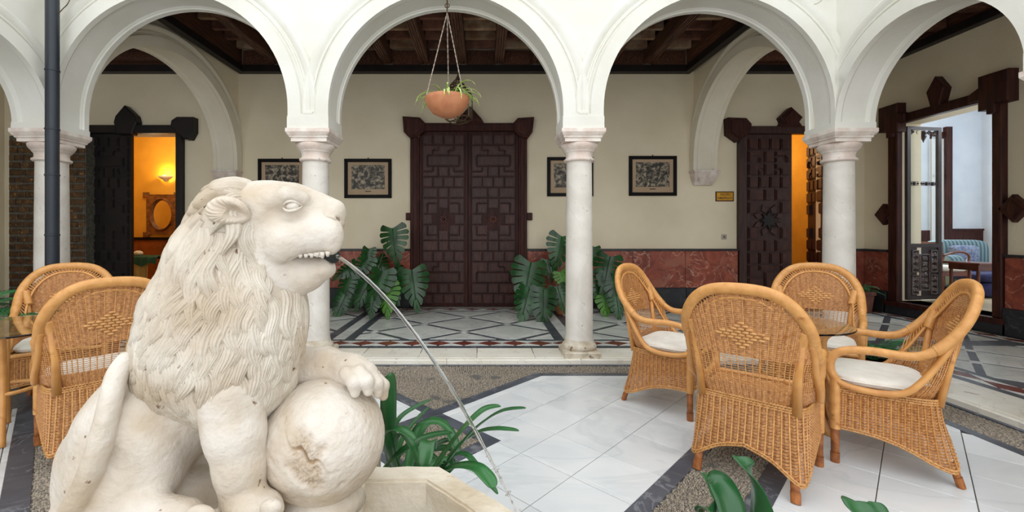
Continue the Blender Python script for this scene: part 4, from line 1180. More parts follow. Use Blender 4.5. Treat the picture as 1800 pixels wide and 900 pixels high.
# brick pilaster on the left
bx0, bx1 = XX(14, YW-.2), XX(149, YW-.2)
PB = st(MB().bx(bx0, bx1, YW-.18, YW, GZ, ZZ(238, YW-.2)).build('trim_11', mat('grey_joints', srgb(112,108,96), srgb(84,82,74), .9, 20, bump=.4, bscale=60)))
M_brick = mat('glazed_brown_brick', srgb(112,80,48), srgb(70,52,38), .35, 14, detail=6, rand=.35, bump=.4, c3=srgb(178,124,60), s3=22, t3=.6, w3=.1)
rb = random.Random(9)
z = GZ+.01; row = 0
zt_ = ZZ(240, YW-.2)
while z < zt_-.05:
    h = .088; x = bx0+.015-(row % 3)*.09
    while x < bx1-.02:
        w = rb.choice((.13, .26, .26)); a = max(x, bx0+.012); c = min(x+w, bx1-.012)
        if c-a > .04:
            b = MB(); b.prism(rects(a, c, z, z+h), 0, .02, .005, FY(YW-.18)); b.build('brick', M_brick, PB)
        x += w+.022
    z += h+.034; row += 1

# drainpipe
pxx, pyy = XX(92, 4.13), 4.13
t = thing('drainpipe', (pxx, pyy, .0), 'dark grey metal drainpipe running down in front of the left column', 'pipe')
b = MB(); b.tube([(pxx, pyy, .02), (pxx, pyy, 5.2)], .052, 24); b.build('pipe', M_pipe, t, smooth=True, angle=50)
for py in (122, 226, 307, 413):
    z = ZZ(py, 4.1); b = MB(); b.lathe([(.052, -.008), (.057, -.006), (.057, .006), (.052, .008)], (pxx, pyy, z), 24); b.build('joint_ring', M_pipe, t)
b = MB(); z = ZZ(10, 4.1); b.tube(spline([(pxx+.056, pyy, z-.06), (pxx+.11, pyy-.01, z-.02), (pxx+.16, pyy, z+.06), (pxx+.17, pyy+.05, z+.3), (pxx+.17, pyy+.1, z+1)], 6), .004, 6); tag(b.build('cable', M_metal, None, loc=(pxx+.07, pyy, z)), 'thin black cable looping out beside the drainpipe', 'cable')

# hanging terracotta bowl
hx, hy = XX(786, 4.44), 4.44
zb_ = ZZ(172, hy)
t = thing('hanging_bowl', (hx, hy, zb_), 'terracotta bowl planter hanging on three chains in the middle arch', 'planter')
R0 = 39*hy/F
b = MB(); b.lathe([(.01, -.202), (R0*.35, -.195), (R0*.66, -.158), (R0*.88, -.095), (R0*.985, -.04), (R0, -.015), (R0*.985, .0), (R0*.93, .0), (R0*.9, -.03), (.01, -.03)], (hx, hy, zb_), 40); b.build('bowl', M_terra, t, smooth=True, angle=60)
b = MB(); b.lathe([(.005, -.025), (R0*.9, -.025)], (hx, hy, zb_), 24, cap=True); b.build('soil', M_soil, t)
top = (hx, hy, ZZ(22, hy)); 
apex = 3.70
for k, (dxk, dyk) in enumerate(((-.115*1.35, -.1), (.0, .17), (.14, -.06))):
    e = Vector((hx+dxk*1.25, hy+dyk*1.25, zb_-.01)); s = Vector(top); n = 60; d = (e-s)
    A = []; 
    for ph in (0, PI):
        b = None
        A.append([tuple(s+d*(i/n)+Vector((math.cos(i*.9+ph), math.sin(i*.9+ph), 0))*.0035) for i in range(n+1)])
    b = MB(); [b.tube(q, .0032, 4) for q in A]; b.build('chain', M_rope, t)
b = MB(); b.tube([(hx, hy, top[2]-.02), (hx, hy, top[2]+.12)], .007, 6); b.tube([(hx+.022*math.cos(q*PI/8), hy, ZZ(10, hy)+.022*math.sin(q*PI/8)) for q in range(17)], .005, 5); b.tube([(hx, hy, ZZ(6, hy)), (hx, hy, apex+.02)], .006, 6); b.build('hook', M_metal, t)
rs = random.Random(4)
def blade(p0, dirv, L, w, droop, m, par, name='leaf', up=.9, n=9, curl=.0, vfold=.3, twist=0):
    P0 = Vector(p0); d = Vector(dirv); d.z = 0; d.normalize(); sd = Vector((-d.y, d.x, 0)); G = []
    th = up; p = P0.copy()
    for i in range(n):
        s = i/(n-1); ww = w*(math.sin(PI*min(1, s*.85+.12))**.7 if s < 1 else .02)*(1 if s < .97 else .25)
        t_ = d*math.cos(th)+Vector((0, 0, 1))*math.sin(th); nrm = -d*math.sin(th)+Vector((0, 0, 1))*math.cos(th)
        s2 = (sd*math.cos(twist*s)+nrm*math.sin(twist*s))
        G.append([tuple(p+s2*ww+nrm*ww*vfold), tuple(p), tuple(p-s2*ww+nrm*ww*vfold)])
        p = p+t_*(L/(n-1)); th -= droop/(n-1)
    b = MB(); b.grid(G)
    o = b.build(name, m, par, smooth=True)
    md = o.modifiers.new('thick', 'SOLIDIFY'); md.thickness = min(.002, w*.12)
    return o
for k in range(34):
    a = rs.uniform(0, 2*PI); r = R0*.6
    blade((hx+r*math.cos(a)*.7, hy+r*math.sin(a)*.7, zb_-.02), (math.cos(a), math.sin(a), 0), rs.uniform(.2, .4), .010, rs.uniform(1.6, 3.0), M_spider, t, up=rs.uniform(.7, 1.4))
for a in (PI, PI*1.15, 0.1, -.25, .0, -PI/2):
    blade((hx+R0*.8*math.cos(a), hy+R0*.8*math.sin(a), zb_-.01), (math.cos(a), math.sin(a), 0), .2, .009, 2.2, M_spider, t, up=.5)

# glass lantern
lx, ly = XX(805, 6.0), 6.0
t = thing('glass_lantern', (lx, ly, ZZ(215, ly)), 'iron and glass lantern hanging behind the terracotta bowl', 'lantern')
zt2, zb2 = ZZ(165, ly), ZZ(212, ly); zc2 = ZZ(140, ly)
pw, pbw = .205, .115
def ngon(r, z, n=6, ph=.3): return [(lx+r*math.cos(ph+2*PI*k/n), ly+r*math.sin(ph+2*PI*k/n), z) for k in range(n)]
levels = [(pw, zt2), (pw, zb2+.12), (pbw*1.3, zb2)]
levels = [(pw, zt2+.0), (pw, zb2+.05), (pbw, zb2-.02)]
rg = [ngon(.03, zc2), ngon(.085, zc2-.06), ngon(.11, zc2-.09), ngon(.11, zc2-.12), ngon(pw, zt2), ngon(pw, zb2+.03), ngon(.12, zb2-.02)]
b = MB()
for q in rg[1:]: b.tube(q+[q[0]], .008, 4)
for k in range(6): b.tube([q[k] for q in rg], .008, 4)
b.build('lantern_frame', M_metal, t)
for k in range(6):
    for i, j in ((4, 5), (3, 4)):
        b = MB(); j2 = (k+1) % 6; vs_ = [rg[i][k], rg[i][j2], rg[j][j2], rg[j][k]]; c_ = Vector((lx, ly, 0))
        vi = [tuple(Vector((lx, ly, p[2]))+(Vector(p)-Vector((lx, ly, p[2])))*.985) for p in vs_]
        b.add(vs_+vi, [(0,1,2,3),(7,6,5,4),(0,4,5,1),(1,5,6,2),(2,6,7,3),(3,7,4,0)]); b.build('pane', M_pane, t)
b = MB(); b.lathe([(.03, 0), (.032, .02), (.015, .05), (.004, .1)], (lx, ly, zc2), 12); b.lathe([(.02, 0), (.02, .06)], (lx, ly, zb2), 10); b.build('cap', M_metal, t)
b = MB(); b.tube([(lx, ly, zc2+.08), (lx, ly, 4.12)], .004, 5); b.build('chain', M_metal, t)

# ================================================================ PLANTS ALONG THE WALL
def monstera_leaf(L, m, par, pos, yaw, pitch, roll=0, seed=0):
    """heart shaped split leaf; base at pos, pointing along yaw, face tilted"""
    r = random.Random(seed); b = MB(); nl = 7
    w = lambda s: .56*math.sin(PI*(min(1, .10+.9*s))**.62)*(1-.12*s)
    cup = .34
    def Pt(s, q):      # s along, q lateral fraction
        wd = w(s); x = q*wd; yv = s-.10*abs(q)*(1-s)*1.4+.10*abs(q)
        yv += (s-.32)*.55*abs(q)**1.3
        return (x*L, yv*L, (-cup*(x*x)*1.6-.22*(yv-.3)**2*math.copysign(1, yv-.3))*L)
    for sd in (-1, 1):
        for i in range(nl):
            s0, s1 = i/nl, (i+1)/nl; g = .22/nl
            G = []
            for q in (0, .22, .42, .7, .92, 1.0):
                gg = 0 if q < .35 else g*(.6+.4*q)
                e = .0 if q < .99 else .28/nl
                a = s0+(gg/2 if i > 0 else 0)+e; c = s1-gg/2-e
                G.append([Pt(a, sd*q), Pt((a+c)/2, sd*q), Pt(c, sd*q)])
            b.grid(G)
    b.tube([(Pt(s/6, 0)[0], Pt(s/6, 0)[1], Pt(s/6, 0)[2]+.002) for s in range(7)], .006*L/.3, 4)
    M = Matrix.Translation(pos) @ Matrix.Rotation(yaw, 4, 'Z') @ Matrix.Rotation(pitch, 4, 'X') @ Matrix.Rotation(roll, 4, 'Y')
    b.v = [tuple(M @ Vector(p)) for p in b.v]
    return b.build('leaf', m, par, smooth=True)
def monstera(label, px_, D, leaves, potm, potr=.17, poth=.3, seed=1):
    x = XX(px_, D); t = thing('potted_monstera', (x, D, GZ), label, 'plant', 'split-leaf plants along the back wall')
    b = MB(); b.lathe([(potr*.7, 0), (potr*.95, poth*.85), (potr*1.04, poth*.86), (potr*1.05, poth), (potr*.95, poth), (potr*.9, poth*.9)], (x, D, GZ), 24); b.build('pot', potm, t, smooth=True, angle=40)
    b = MB(); b.lathe([(.005, poth*.92), (potr*.93, poth*.92)], (x, D, GZ), 20); b.build('soil', M_soil, t)
    r = random.Random(seed)
    for k, (lx_, ly_, LD, L, ang, pit) in enumerate(leaves):
        # leaf centre at pixel (lx_,ly_) ; ang = direction of the tip in the picture, degrees from down, + to the right
        c = Vector(W(lx_, ly_, LD)); a = math.radians(ang)
        # tip direction in the XZ plane, leaf face toward the court
        tipd = Vector((math.sin(a), -math.sin(pit)*.0, -math.cos(a))); tipd.y = -math.sin(pit); tipd.normalize()
        nrm = Vector((r.uniform(-.25, .25), -1, .45)); nrm = (nrm-tipd*nrm.dot(tipd)).normalized(); sdv = tipd.cross(nrm)
        base_ = c-tipd*L*.48
        b = MB(); 
        o = monstera_leaf(L, M_leaf if r.random() > .06 else M_leafb, t, (0, 0, 0), 0, 0, seed=k)
        M = Matrix((( sdv.x, tipd.x, nrm.x, base_.x), (sdv.y, tipd.y, nrm.y, base_.y), (sdv.z, tipd.z, nrm.z, base_.z), (0, 0, 0, 1)))
        og = Vector(ORG[t.name])
        for v in o.data.vertices: v.co = (M @ (v.co+og))-og
        s0 = Vector((x+r.uniform(-.06, .06), D, GZ+poth*.9)); att = base_+tipd*L*.06
        mid = (s0+att)/2+Vector((0, .03, .12))
        b = MB(); b.tube(spline([s0, mid, att], 6), .007, 6); b.build('leaf_stem', M_stem, t, smooth=True)
mon1 = [(692,424,6.75,.44,8,.3),(727,499,6.4,.46,12,.5),(664,500,6.3,.44,-12,.6),(636,468,6.8,.34,-30,.5),(668,466,6.9,.3,30,.5),(610,474,6.7,.30,-60,.5),(640,512,6.4,.34,-25,.5),
        (608,505,6.6,.34,-10,.5),(680,520,6.3,.36,5,.6),(655,534,6.2,.24,-5,.6),(702,480,6.9,.26,50,.4),(624,492,6.7,.36,20,.5),(600,535,6.5,.30,-20,.5),(645,450,6.95,.26,-10,.4),(690,505,6.6,.32,25,.5)]
monstera('large split-leaf plant left of the big double door, behind the water jet', 655, 6.85, mon1, M_black, seed=3)
mon2 = [(928,489,6.4,.52,-14,.5),(984,437,6.8,.42,-12,.3),(925,528,6.2,.40,-20,.6),(955,533,6.15,.42,-4,.6),(966,470,6.8,.26,10,.4),(990,490,6.6,.24,20,.4),(985,520,6.4,.3,15,.5),(940,505,6.5,.34,15,.5)]
monstera('split-leaf plant in a terracotta pot between the double door and the marble column', 990, 6.75, mon2, M_terra, potr=.16, seed=5)
mon3 = [(1068,472,6.5,.42,-20,.5),(1080,500,6.4,.38,10,.6),(1056,500,6.6,.32,-15,.5),(1044,445,6.9,.22,-10,.4),(1085,530,6.3,.32,0,.6),(1064,525,6.5,.34,-6,.5)]
monstera('split-leaf plant just behind the left chair of the four chair set', 1066, 6.85, mon3, M_black, seed=8)
# small pot by the corner column
def small_plant(label, px_, D, potm, kind='fern', pr_=.13, ph=.24, n=14, L=.35, m=M_fern, z0=GZ, name='potted_fern', stand=0):
    x = XX(px_, D); t = thing(name, (x, D, z0), label, 'plant')
    b = MB(); b.lathe([(pr_*.72, 0), (pr_*.95, ph*.82), (pr_*1.08, ph*.83), (pr_*1.08, ph), (pr_*.95, ph), (pr_*.9, ph*.9)], (x, D, z0), 24); b.build('pot', potm, t, smooth=True, angle=40)
    b = MB(); b.lathe([(.005, ph*.92), (pr_*.92, ph*.92)], (x, D, z0), 16); b.build('soil', M_soil, t)
    r = random.Random(px_)
    for k in range(n):
        a = 2*PI*k/n+r.uniform(-.3, .3); up = r.uniform(.5, 1.35); LL = L*r.uniform(.75, 1.15)
        d = Vector((math.cos(a), math.sin(a), 0)); sd = Vector((-d.y, d.x, 0)); p = Vector((x, D, z0+ph*.9)); th = up; b = MB(); N_ = 22
        for i in range(N_):
            s = i/N_; t_ = d*math.cos(th)+Vector((0, 0, 1))*math.sin(th); nr = -d*math.sin(th)+Vector((0, 0, 1))*math.cos(th)
            q = p+t_*(LL/N_); w = LL*.17*math.sin(PI*min(1, s*.9+.1))+.004
            if s > .12:
                for e in (-1, 1):
                    tip = p+sd*e*w+t_*w*.35-nr*w*.15; m1 = p+sd*e*w*.5+t_*(LL/N_*.1); m2 = p+sd*e*w*.5+t_*(LL/N_*.95)
                    b.add([tuple(p), tuple(m1), tuple(tip), tuple(m2)], [(0, 1, 2, 3)])
            b.tube([tuple(p), tuple(q)], .0018, 3, cap=False)
            p = q; th -= (up+.7)/N_
        b.build('frond', m, t)
    return t
small_plant('small plant in an old terracotta pot at the foot of the corner column', 1515, 6.85, M_terrad, n=11, L=.32, pr_=.16, ph=.34)
small_plant('bright green fern on the floor behind the glass table and the right chair', 1535, 3.75, M_terra, n=18, L=.50, pr_=.14, ph=.22, z0=0)
small_plant('large fern beside the left glass table at the frame edge', -78, 3.3, M_terra, n=28, L=.62, pr_=.15, ph=.66, z0=0)
small_plant('fern standing just behind the two left wicker chairs', 176, 4.06, M_terra, n=18, L=.62, pr_=.16, ph=.5, z0=0)
# ================================================================ WICKER CHAIRS
def ringed(path, r, pitch=.0065, depth=.0012, n=10):
    pitch *= .62; depth *= .55
    """tube whose radius ripples like wound cane"""
    P = [Vector(p) for p in path]
    Ls = [0]
    for i in range(1, len(P)): Ls.append(Ls[-1]+(P[i]-P[i-1]).length)
    tot = Ls[-1]; m = int(tot/(pitch/3)); out = []; rr = []; k = 0
    for i in range(m+1):
        s = tot*i/m
        while k < len(P)-2 and Ls[k+1] < s: k += 1
        f = (s-Ls[k])/max(1e-9, Ls[k+1]-Ls[k]); out.append(P[k].lerp(P[k+1], f))
        q = r(s/tot) if callable(r) else r
        rr.append(q+(depth*.8 if i % 3 else -depth*1.5))
    return MB().tube(out, rr, n)
def mir(pts): return [(-p[0], p[1], p[2]) for p in pts]
rollR = [(.262,.262,.470),(.272,.285,.53),(.285,.275,.60),(.296,.22,.645),(.302,.12,.66),(.304,.0,.655),(.306,-.09,.66),(.308,-.17,.69),(.306,-.25,.745),(.300,-.325,.82),(.272,-.385,.90),(.215,-.43,.975),(.13,-.458,1.022),(.0,-.468,1.035)]
roll = spline(rollR+mir(rollR)[::-1][1:], 7)
lowR = [(.266,.262,.475),(.272,.235,.452),(.28,.16,.435),(.288,.06,.435),(.295,-.03,.46),(.300,-.10,.52),(.304,-.17,.60),(.305,-.24,.69),(.298,-.30,.77)]
# base curve of the back panel (plan) and its upper edge
def backbase(u):
    a = abs(u)
    pts = [(0,-.205),(.10,-.205),(.175,-.19),(.215,-.155),(.238,-.10),(.250,-.03),(.258,.04),(.262,.12)]
    s = a*(len(pts)-1); i = min(int(s), len(pts)-2); f = s-i
    return (math.copysign(pts[i][0]+(pts[i+1][0]-pts[i][0])*f, u), pts[i][1]+(pts[i+1][1]-pts[i][1])*f)
topc = spline([(0,-.462,1.012),(.10,-.455,1.0),(.185,-.432,.955),(.245,-.392,.885),(.282,-.33,.80),(.296,-.25,.70),(.292,-.13,.56),(.284,.0,.45),(.272,.12,.428)], 10)
topL = [0]
for i in range(1, len(topc)): topL.append(topL[-1]+(topc[i]-topc[i-1]).length)
def backtop(u):
    a = abs(u); a = a**.92; s = a*topL[-1]; k = 0
    while k < len(topc)-2 and topL[k+1] < s: k += 1
    f = (s-topL[k])/(topL[k+1]-topL[k]); p = topc[k].lerp(topc[k+1], f)
    return (math.copysign(p.x, u) if u else 0, p.y, p.z)
ZB = .415
NS = 104
def backpt(u, z):
    bx_, by_ = backbase(u); t = backtop(u)
    h = max(t[2]-ZB, 1e-4); s = (z-ZB)/h
    bulge = .02*math.sin(PI*min(1, max(0, s)))*(1 if t[2] > .6 else .2)
    return Vector((bx_+(t[0]-bx_)*s, by_+(t[1]-by_)*s-bulge, z))
def ribbon(b, pts, nrm, w, t):
    """flat strand: 4-sided section, w tall (along up), t thick along the normals"""
    P = pts; m = len(P)
    if m < 2: return
    vs = []; 
    for i in range(m):
        n = nrm[i]; T = (P[min(i+1, m-1)]-P[max(i-1, 0)]); 
        if T.length < 1e-7: T = Vector((1, 0, 0))
        T.normalize(); up = n.cross(T); 
        if up.length < 1e-6: up = Vector((0, 0, 1))
        up.normalize()
        vs += [tuple(P[i]+up*w), tuple(P[i]+n*t), tuple(P[i]-up*w), tuple(P[i]-n*t)]
    fs = []
    for i in range(m-1):
        for k in range(4):
            j = (k+1) % 4; fs.append((i*4+k, i*4+j, i*4+4+j, i*4+4+k))
    b.add(vs, fs)
def make_chair():
    t = thing('wicker_armchair', (0, 0, 0), 'x', 'chair', 'wicker armchairs round the glass tables')
    P_ = dict(parent=t)
    ringed(roll, lambda s: .023+.008*math.sin(PI*s)**.5 if .25 < s < .75 else .022+.004*math.sin(PI*s), .009, .0014).build('arm_and_back_roll', M_wrap, t, smooth=True)
    for sgn in (1, -1):
        f = (lambda q: q) if sgn > 0 else mir
        MB().tube(spline(f(lowR), 6), .0185, 10).build('lower_arm_rail', M_rat, t, smooth=True)
        # front post with leg
        fl_ = MB().tube(f([(.262,.262,.02),(.262,.262,.2)]), [.019, .0205], 12).build('leg', M_foot, t, smooth=True)
        ringed(f([(.262,.262,.19),(.262,.262,.40),(.263,.262,.485)]), .0245, .007, .001).build('front_post', M_wrap, t, smooth=True)
        MB().tube(f([(.262,.262,.0),(.262,.262,.055)]), [.0215, .0225], 12).build('foot_cap', M_foot, fl_)
        rl_ = MB().tube(f([(.222,-.300,.0),(.215,-.262,.12)]), [.019, .021], 12).build('leg', M_foot, t, smooth=True)
        MB().tube(f([(.223,-.303,.0),(.220,-.286,.05)]), [.0215, .0225], 12).build('foot_cap', M_foot, rl_)
        bs_ = MB().tube(f([(.218,-.205,.40),(.236,-.262,.60),(.262,-.325,.80)]), [.022, .021, .02], 12).build('back_strut', M_rat, t, smooth=True)
        ringed(f([(.245,-.295,.735),(.262,-.325,.80),(.268,-.345,.84)]), .029, .009, .001).build('strut_binding', M_wrap, bs_, smooth=True)
    # ---- back weave
    US = [(-1+2*i/(NS-1)) for i in range(NS)]
    tops = [backtop(u)[2] for u in US]
    b = MB()
    for iu, (u, tz) in enumerate(zip(US, tops)):
        if tz-ZB < .03 or iu % 2: continue
        n = max(2, int((tz-ZB)/.06)); pts = [backpt(u, ZB+(tz-ZB)*i/n) for i in range(n+1)]
        b.tube(pts, .0028, 4, cap=False)
    b.build('back_stakes', M_stake, t); 
    b = MB()
    z = ZB+.004; k = 0
    while z < 1.01:
        open_ = .505 < z < .66
        w = .0027 if not open_ else .0019
        seg = []
        def flush(seg):
            if len(seg) >= 3:
                pts = []; nr = []
                for idx in range(len(seg)):
                    i = seg[idx]; p = backpt(US[i], z); q = backpt(US[min(i+1, NS-1)], z)
                    T = (backpt(US[min(i+1, NS-1)], z)-backpt(US[max(i-1, 0)], z)); n = Vector((T.y, -T.x, 0))
                    n = n.normalized() if n.length > 1e-6 else Vector((0, -1, 0))
                    s = (1 if i % 2 else -1)+(.35 if k % 2 else -.35)
                    pts.append(p+n*.0034*s); nr.append(n)
                ribbon(b, pts, nr, w, .0013)
        for i in range(NS):
            if tops[i] >= z+.002: seg.append(i)
            else: flush(seg); seg = []
        flush(seg)
        z += .0055 if not open_ else .0125; k += 1
    bw = b.build('back_weave', M_weave, t); bw['kind'] = 'stuff'
    # diamond of thick weave
    b = MB(); nd = 7
    for r_ in range(-4, 5):
        wd = nd-abs(r_)*1.6
        n = int(wd); 
        for c_ in range(-n, n+1):
            if (c_+r_) % 2: continue
            x = c_*.0185; z = .785+r_*.0165
            u = x/.27*.42
            for i_ in range(12):
                p = backpt(u, z); u += (x-p.x)*1.4
            p = backpt(u, z)
            for s in (-1, 1):
                q = p+Vector((0, -s*.002, 0)); a_, h_ = .0165, .0068
                G = []
                for e in (-1, -.8, -.3, .3, .8, 1):
                    o_ = (.0085 if abs(e) < .9 else .001)*(1-.25*abs(e))
                    G.append([(q.x+a_*e, q.y, q.z-h_), (q.x+a_*e, q.y-s*o_, q.z-h_*.8), (q.x+a_*e, q.y-s*o_*1.1, q.z), (q.x+a_*e, q.y-s*o_, q.z+h_*.8), (q.x+a_*e, q.y, q.z+h_)])
                b.grid(G if s < 0 else [r[::-1] for r in G])
    dm = b.build('diamond_weave', M_stake, t, smooth=True); dm['kind'] = 'stuff'
    # inner rim and lacing on the seat side
    rim = [p+Vector((0, .018, -.030)) for p in topc[:68]]
    rim = [Vector((p.x*.86, p.y+.012, .45+(p.z-.45)*.955)) for p in topc if p.z > .55]
    rp_ = [Vector((-p.x, p.y, p.z)) for p in rim][::-1]+rim[1:]
    ringed(rp_, .0085, .008, .0008, 8).build('inner_rim', M_wrap, t, smooth=True)
    b = MB()
    outer = [p for p in roll]
    N_ = 58
    def at(lst, s):
        x = s*(len(lst)-1); i = min(int(x), len(lst)-2); return Vector(lst[i]).lerp(Vector(lst[i+1]), x-i)
    i0 = [i for i, p in enumerate(roll) if p.z > .70]; sub_ = roll[i0[0]:i0[-1]+1][::-1]
    for i in range(N_):
        s = i/(N_-1); a = at(rp_, s); c = at(sub_, s); m_ = (a+c)/2+Vector((0, .008, 0))
        b.tube([a, m_, c], .0036, 4, cap=False)
    la_ = b.build('lacing', M_stake, t); la_['kind'] = 'stuff'
    # ---- skirt
    seat = [(.262,.262),(.264,.10),(.262,-.06),(.252,-.15),(.215,-.205),(.12,-.213),(0,-.215)]
    hem  = [(.268,.270),(.272,.10),(.268,-.06),(.262,-.19),(.238,-.285),(.12,-.288),(0,-.29)]
    hz   = [.205,.195,.150,.098,.085,.165,.205]
    def loopc(sp_pts): 
        R = [Vector((p[0], p[1], 0)) for p in sp_pts]; return R
    seg_n = 5
    def expand(v):
        o = spline([Vector((a[0], a[1], a[2] if len(a) > 2 else 0)) for a in v], seg_n); return o
    S3 = expand(seat); H3 = expand([(h[0], h[1], z) for h, z in zip(hem, hz)])
    # front panel
    fS = spline([Vector((0,.272,0)), Vector((.13,.272,0)), Vector((.262,.262,0))], 6); fH = spline([Vector((0,.280,.235)), Vector((.13,.280,.225)), Vector((.262,.272,.205))], 6)
    S = fS[:-1]+S3; H = fH[:-1]+H3
    S = S+[Vector((-p.x, p.y, p.z)) for p in S[::-1][1:-1]]; H = H+[Vector((-p.x, p.y, p.z)) for p in H[::-1][1:-1]]
    # resample evenly
    L_ = [0]
    for i in range(len(S)): L_.append(L_[-1]+(S[(i+1) % len(S)]-S[i]).length)
    NK = 124
    def samp(lst, s):
        d = s*L_[-1]; k = 0
        while k < len(S)-1 and L_[k+1] < d: k += 1
        f = (d-L_[k])/max(1e-9, (L_[k+1]-L_[k])); return lst[k].lerp(lst[(k+1) % len(S)], f)
    ZST = .415
    def sk(i, s):   # s 0 top .. 1 hem
        q = (i % NK)/NK; a = samp(S, q); c = samp(H, q); e = s**1.35
        return Vector((a.x+(c.x-a.x)*e, a.y+(c.y-a.y)*e, ZST+(c.z-ZST)*s))
    b = MB()
    for i in range(0, NK, 2): b.tube([sk(i, s) for s in (0, .25, .5, .75, 1)], .004, 4, cap=False)
    b.build('skirt_stakes', M_stake, t)
    b = MB()
    maxh = ZST-.085; pitch = .0074; nrow = int(maxh/pitch)
    hemz = [samp(H, i/NK).z for i in range(NK)]
    for k in range(nrow+1):
        # rows follow the waved hem only near the bottom: use absolute height
        z = ZST-.003-k*pitch
        run = []
        i_st = next((i for i in range(NK) if hemz[i] > z), None)
        order = [(i_st+j) % NK for j in range(NK)] if i_st is not None else list(range(NK))+[0]
        def put(run):
            if len(run) < 2: return
            pts = []; nr = []
            for i in run:
                s = (ZST-z)/(ZST-hemz[i]); p = sk(i, s); T = sk(i+1, s)-sk(i-1, s); n = Vector((-T.y, T.x, 0)).normalized()*1
                g = (1 if i % 2 else -1)+(.35 if k % 2 else -.35)
                pts.append(p+n*.0042*g); nr.append(n)
            # add mid points for rounder weave
            P2 = []; N2 = []
            for a_ in range(len(pts)-1): P2 += [pts[a_]]; N2 += [nr[a_]]
            P2.append(pts[-1]); N2.append(nr[-1])
            ribbon(b, P2, N2, .0036, .0016)
        for i in order:
            if hemz[i] <= z: run.append(i)
            else: put(run); run = []
        put(run)
    sw = b.build('skirt_weave', M_weave, t); sw['kind'] = 'stuff'
    # braided hem and seat band
    hp = [samp(H, i/NK)+Vector((0, 0, 0)) for i in range(NK+1)]
    hp[-1] = hp[0].copy()
    hp = [samp(H, (i % NK)/NK) for i in range(NK+1)]
    for nm, pp, rad in (('hem_braid', hp, .0075), ('seat_band', [samp(S, (i % NK)/NK)+Vector((0, 0, ZST)) for i in range(NK+1)], .0075)):
        b = MB()
        for dz in ((-.006, .006) if nm == 'hem_braid' else (-.012, .0, .012)):
            q = []; 
            for i in range(len(pp)*2-1):
                p = pp[i//2] if i % 2 == 0 else (pp[i//2]+pp[i//2+1])/2
                T = pp[min(i//2+1, len(pp)-1)]-pp[max(i//2-1, 0)]; n = Vector((-T.y, T.x, 0)).normalized()
                g = 1 if (i+(dz > 0)) % 2 else -1
                q.append(p+n*(.004*g)+Vector((0, 0, dz+.002*g)))
            b.tube(q, rad*.8, 5)
        b.build(nm, M_stake, t, smooth=True)
    # seat
    b = MB(); G = []
    for i in range(13):
        y = -.19+.44*i/12; G.append([(x, y, .418+.004*((i+j) % 2)) for j, x in enumerate([-.245+.49*j/16 for j in range(17)])])
    b.grid(G); b.build('woven_seat', M_weave, t)
    # front rail under the cushion
    ringed([(-.262,.268,.425),(0,.278,.43),(.262,.268,.425)], .016, .009, .001).build('front_rail', M_wrap, t, smooth=True)
    for ch in t.children_recursive:
        for v in ch.data.vertices:
            if v.co.z > .5: v.co.x *= 1-.06*min(1, (v.co.z-.5)/.12)
            if v.co.y < 0: v.co.y *= .80-.10*min(1, max(0, v.co.z-.45)/.3)
            if v.co.z > .5: v.co.z = .5+(v.co.z-.5)*.97
    return t
chair0 = make_chair()
def place_chair(x, y, fx, fy, label, first=[True], group='wicker armchairs round the glass tables'):
    o = chair0 if first[0] else copy_tree(chair0); first[0] = False
    o.location = (x, y, .004); o.rotation_euler = (0, 0, math.atan2(fy, fx)-PI/2); o['label'] = label; o['group'] = group
    return o
chairs = [
 (1.50, 2.40, .69, .73, 'nearest wicker armchair of the right-hand set, seen from behind'),
 (1.42, 3.36, .72, -.69, 'wicker armchair on the left of the right-hand set, facing right with white cushion'),
 (2.36, 2.52, -.82, .57, 'rightmost wicker armchair, side on, facing left with white cushion'),
 (2.62, 3.42, -.62, -.78, 'wicker armchair behind the right glass table, in front of the corner column'),
 (-2.36, 2.68, -.76, .65, 'wicker armchair directly behind the stone lion, seen from behind'),
 (-3.30, 3.40, .60, -.80, 'farthest left wicker armchair, its back rising beside the drainpipe'),
]
for c in chairs: place_chair(*c)
def cushion(x, y, fx, fy, label):
    b = MB(); N1, N2 = 14, 40; G = []
    sg = lambda v, p: math.copysign(abs(v)**p, v)
    for i in range(N1+1):
        tt = -PI/2+PI*i/N1; row = []
        for j in range(N2):
            s = 2*PI*j/N2
            X = .245*sg(math.cos(tt), .4)*sg(math.cos(s), .45); Y = .052+.212*sg(math.cos(tt), .4)*sg(math.sin(s), .45)
            Z = .036*sg(math.sin(tt), .6); 
            if Z > 0: Z *= 1-.25*math.exp(-((X/.03)**2))*.4-.3*math.exp(-(((Y-.03)/.03)**2))*.3
            row.append((X, Y, .462+Z))
        G.append(row)
    b.grid(G, close_v=True)
    t = thing('seat_cushion', (x, y, .004), label, 'cushion', 'white seat cushions on the wicker chairs', rz=math.atan2(fy, fx)-PI/2)
    ORG[t.name] = (0, 0, 0)
    b.build('cushion_pad', M_fabric_w, t, smooth=True)
    q = [(.245*sg(math.cos(2*PI*j/48), .45), .052+.212*sg(math.sin(2*PI*j/48), .45), .463) for j in range(49)]
    MB().tube(q, .004, 5).build('piping', M_fabric_w, t, smooth=True)
cushion(*chairs[1][:4], 'white cushion on the left chair of the right-hand set')
cushion(*chairs[2][:4], 'white cushion on the rightmost wicker armchair')
cushion(*chairs[3][:4], 'white cushion on the chair behind the right glass table')
cushion(*chairs[5][:4], 'white cushion on the farthest left wicker armchair')
cushion(*chairs[4][:4], 'white cushion on the wicker armchair behind the lion')
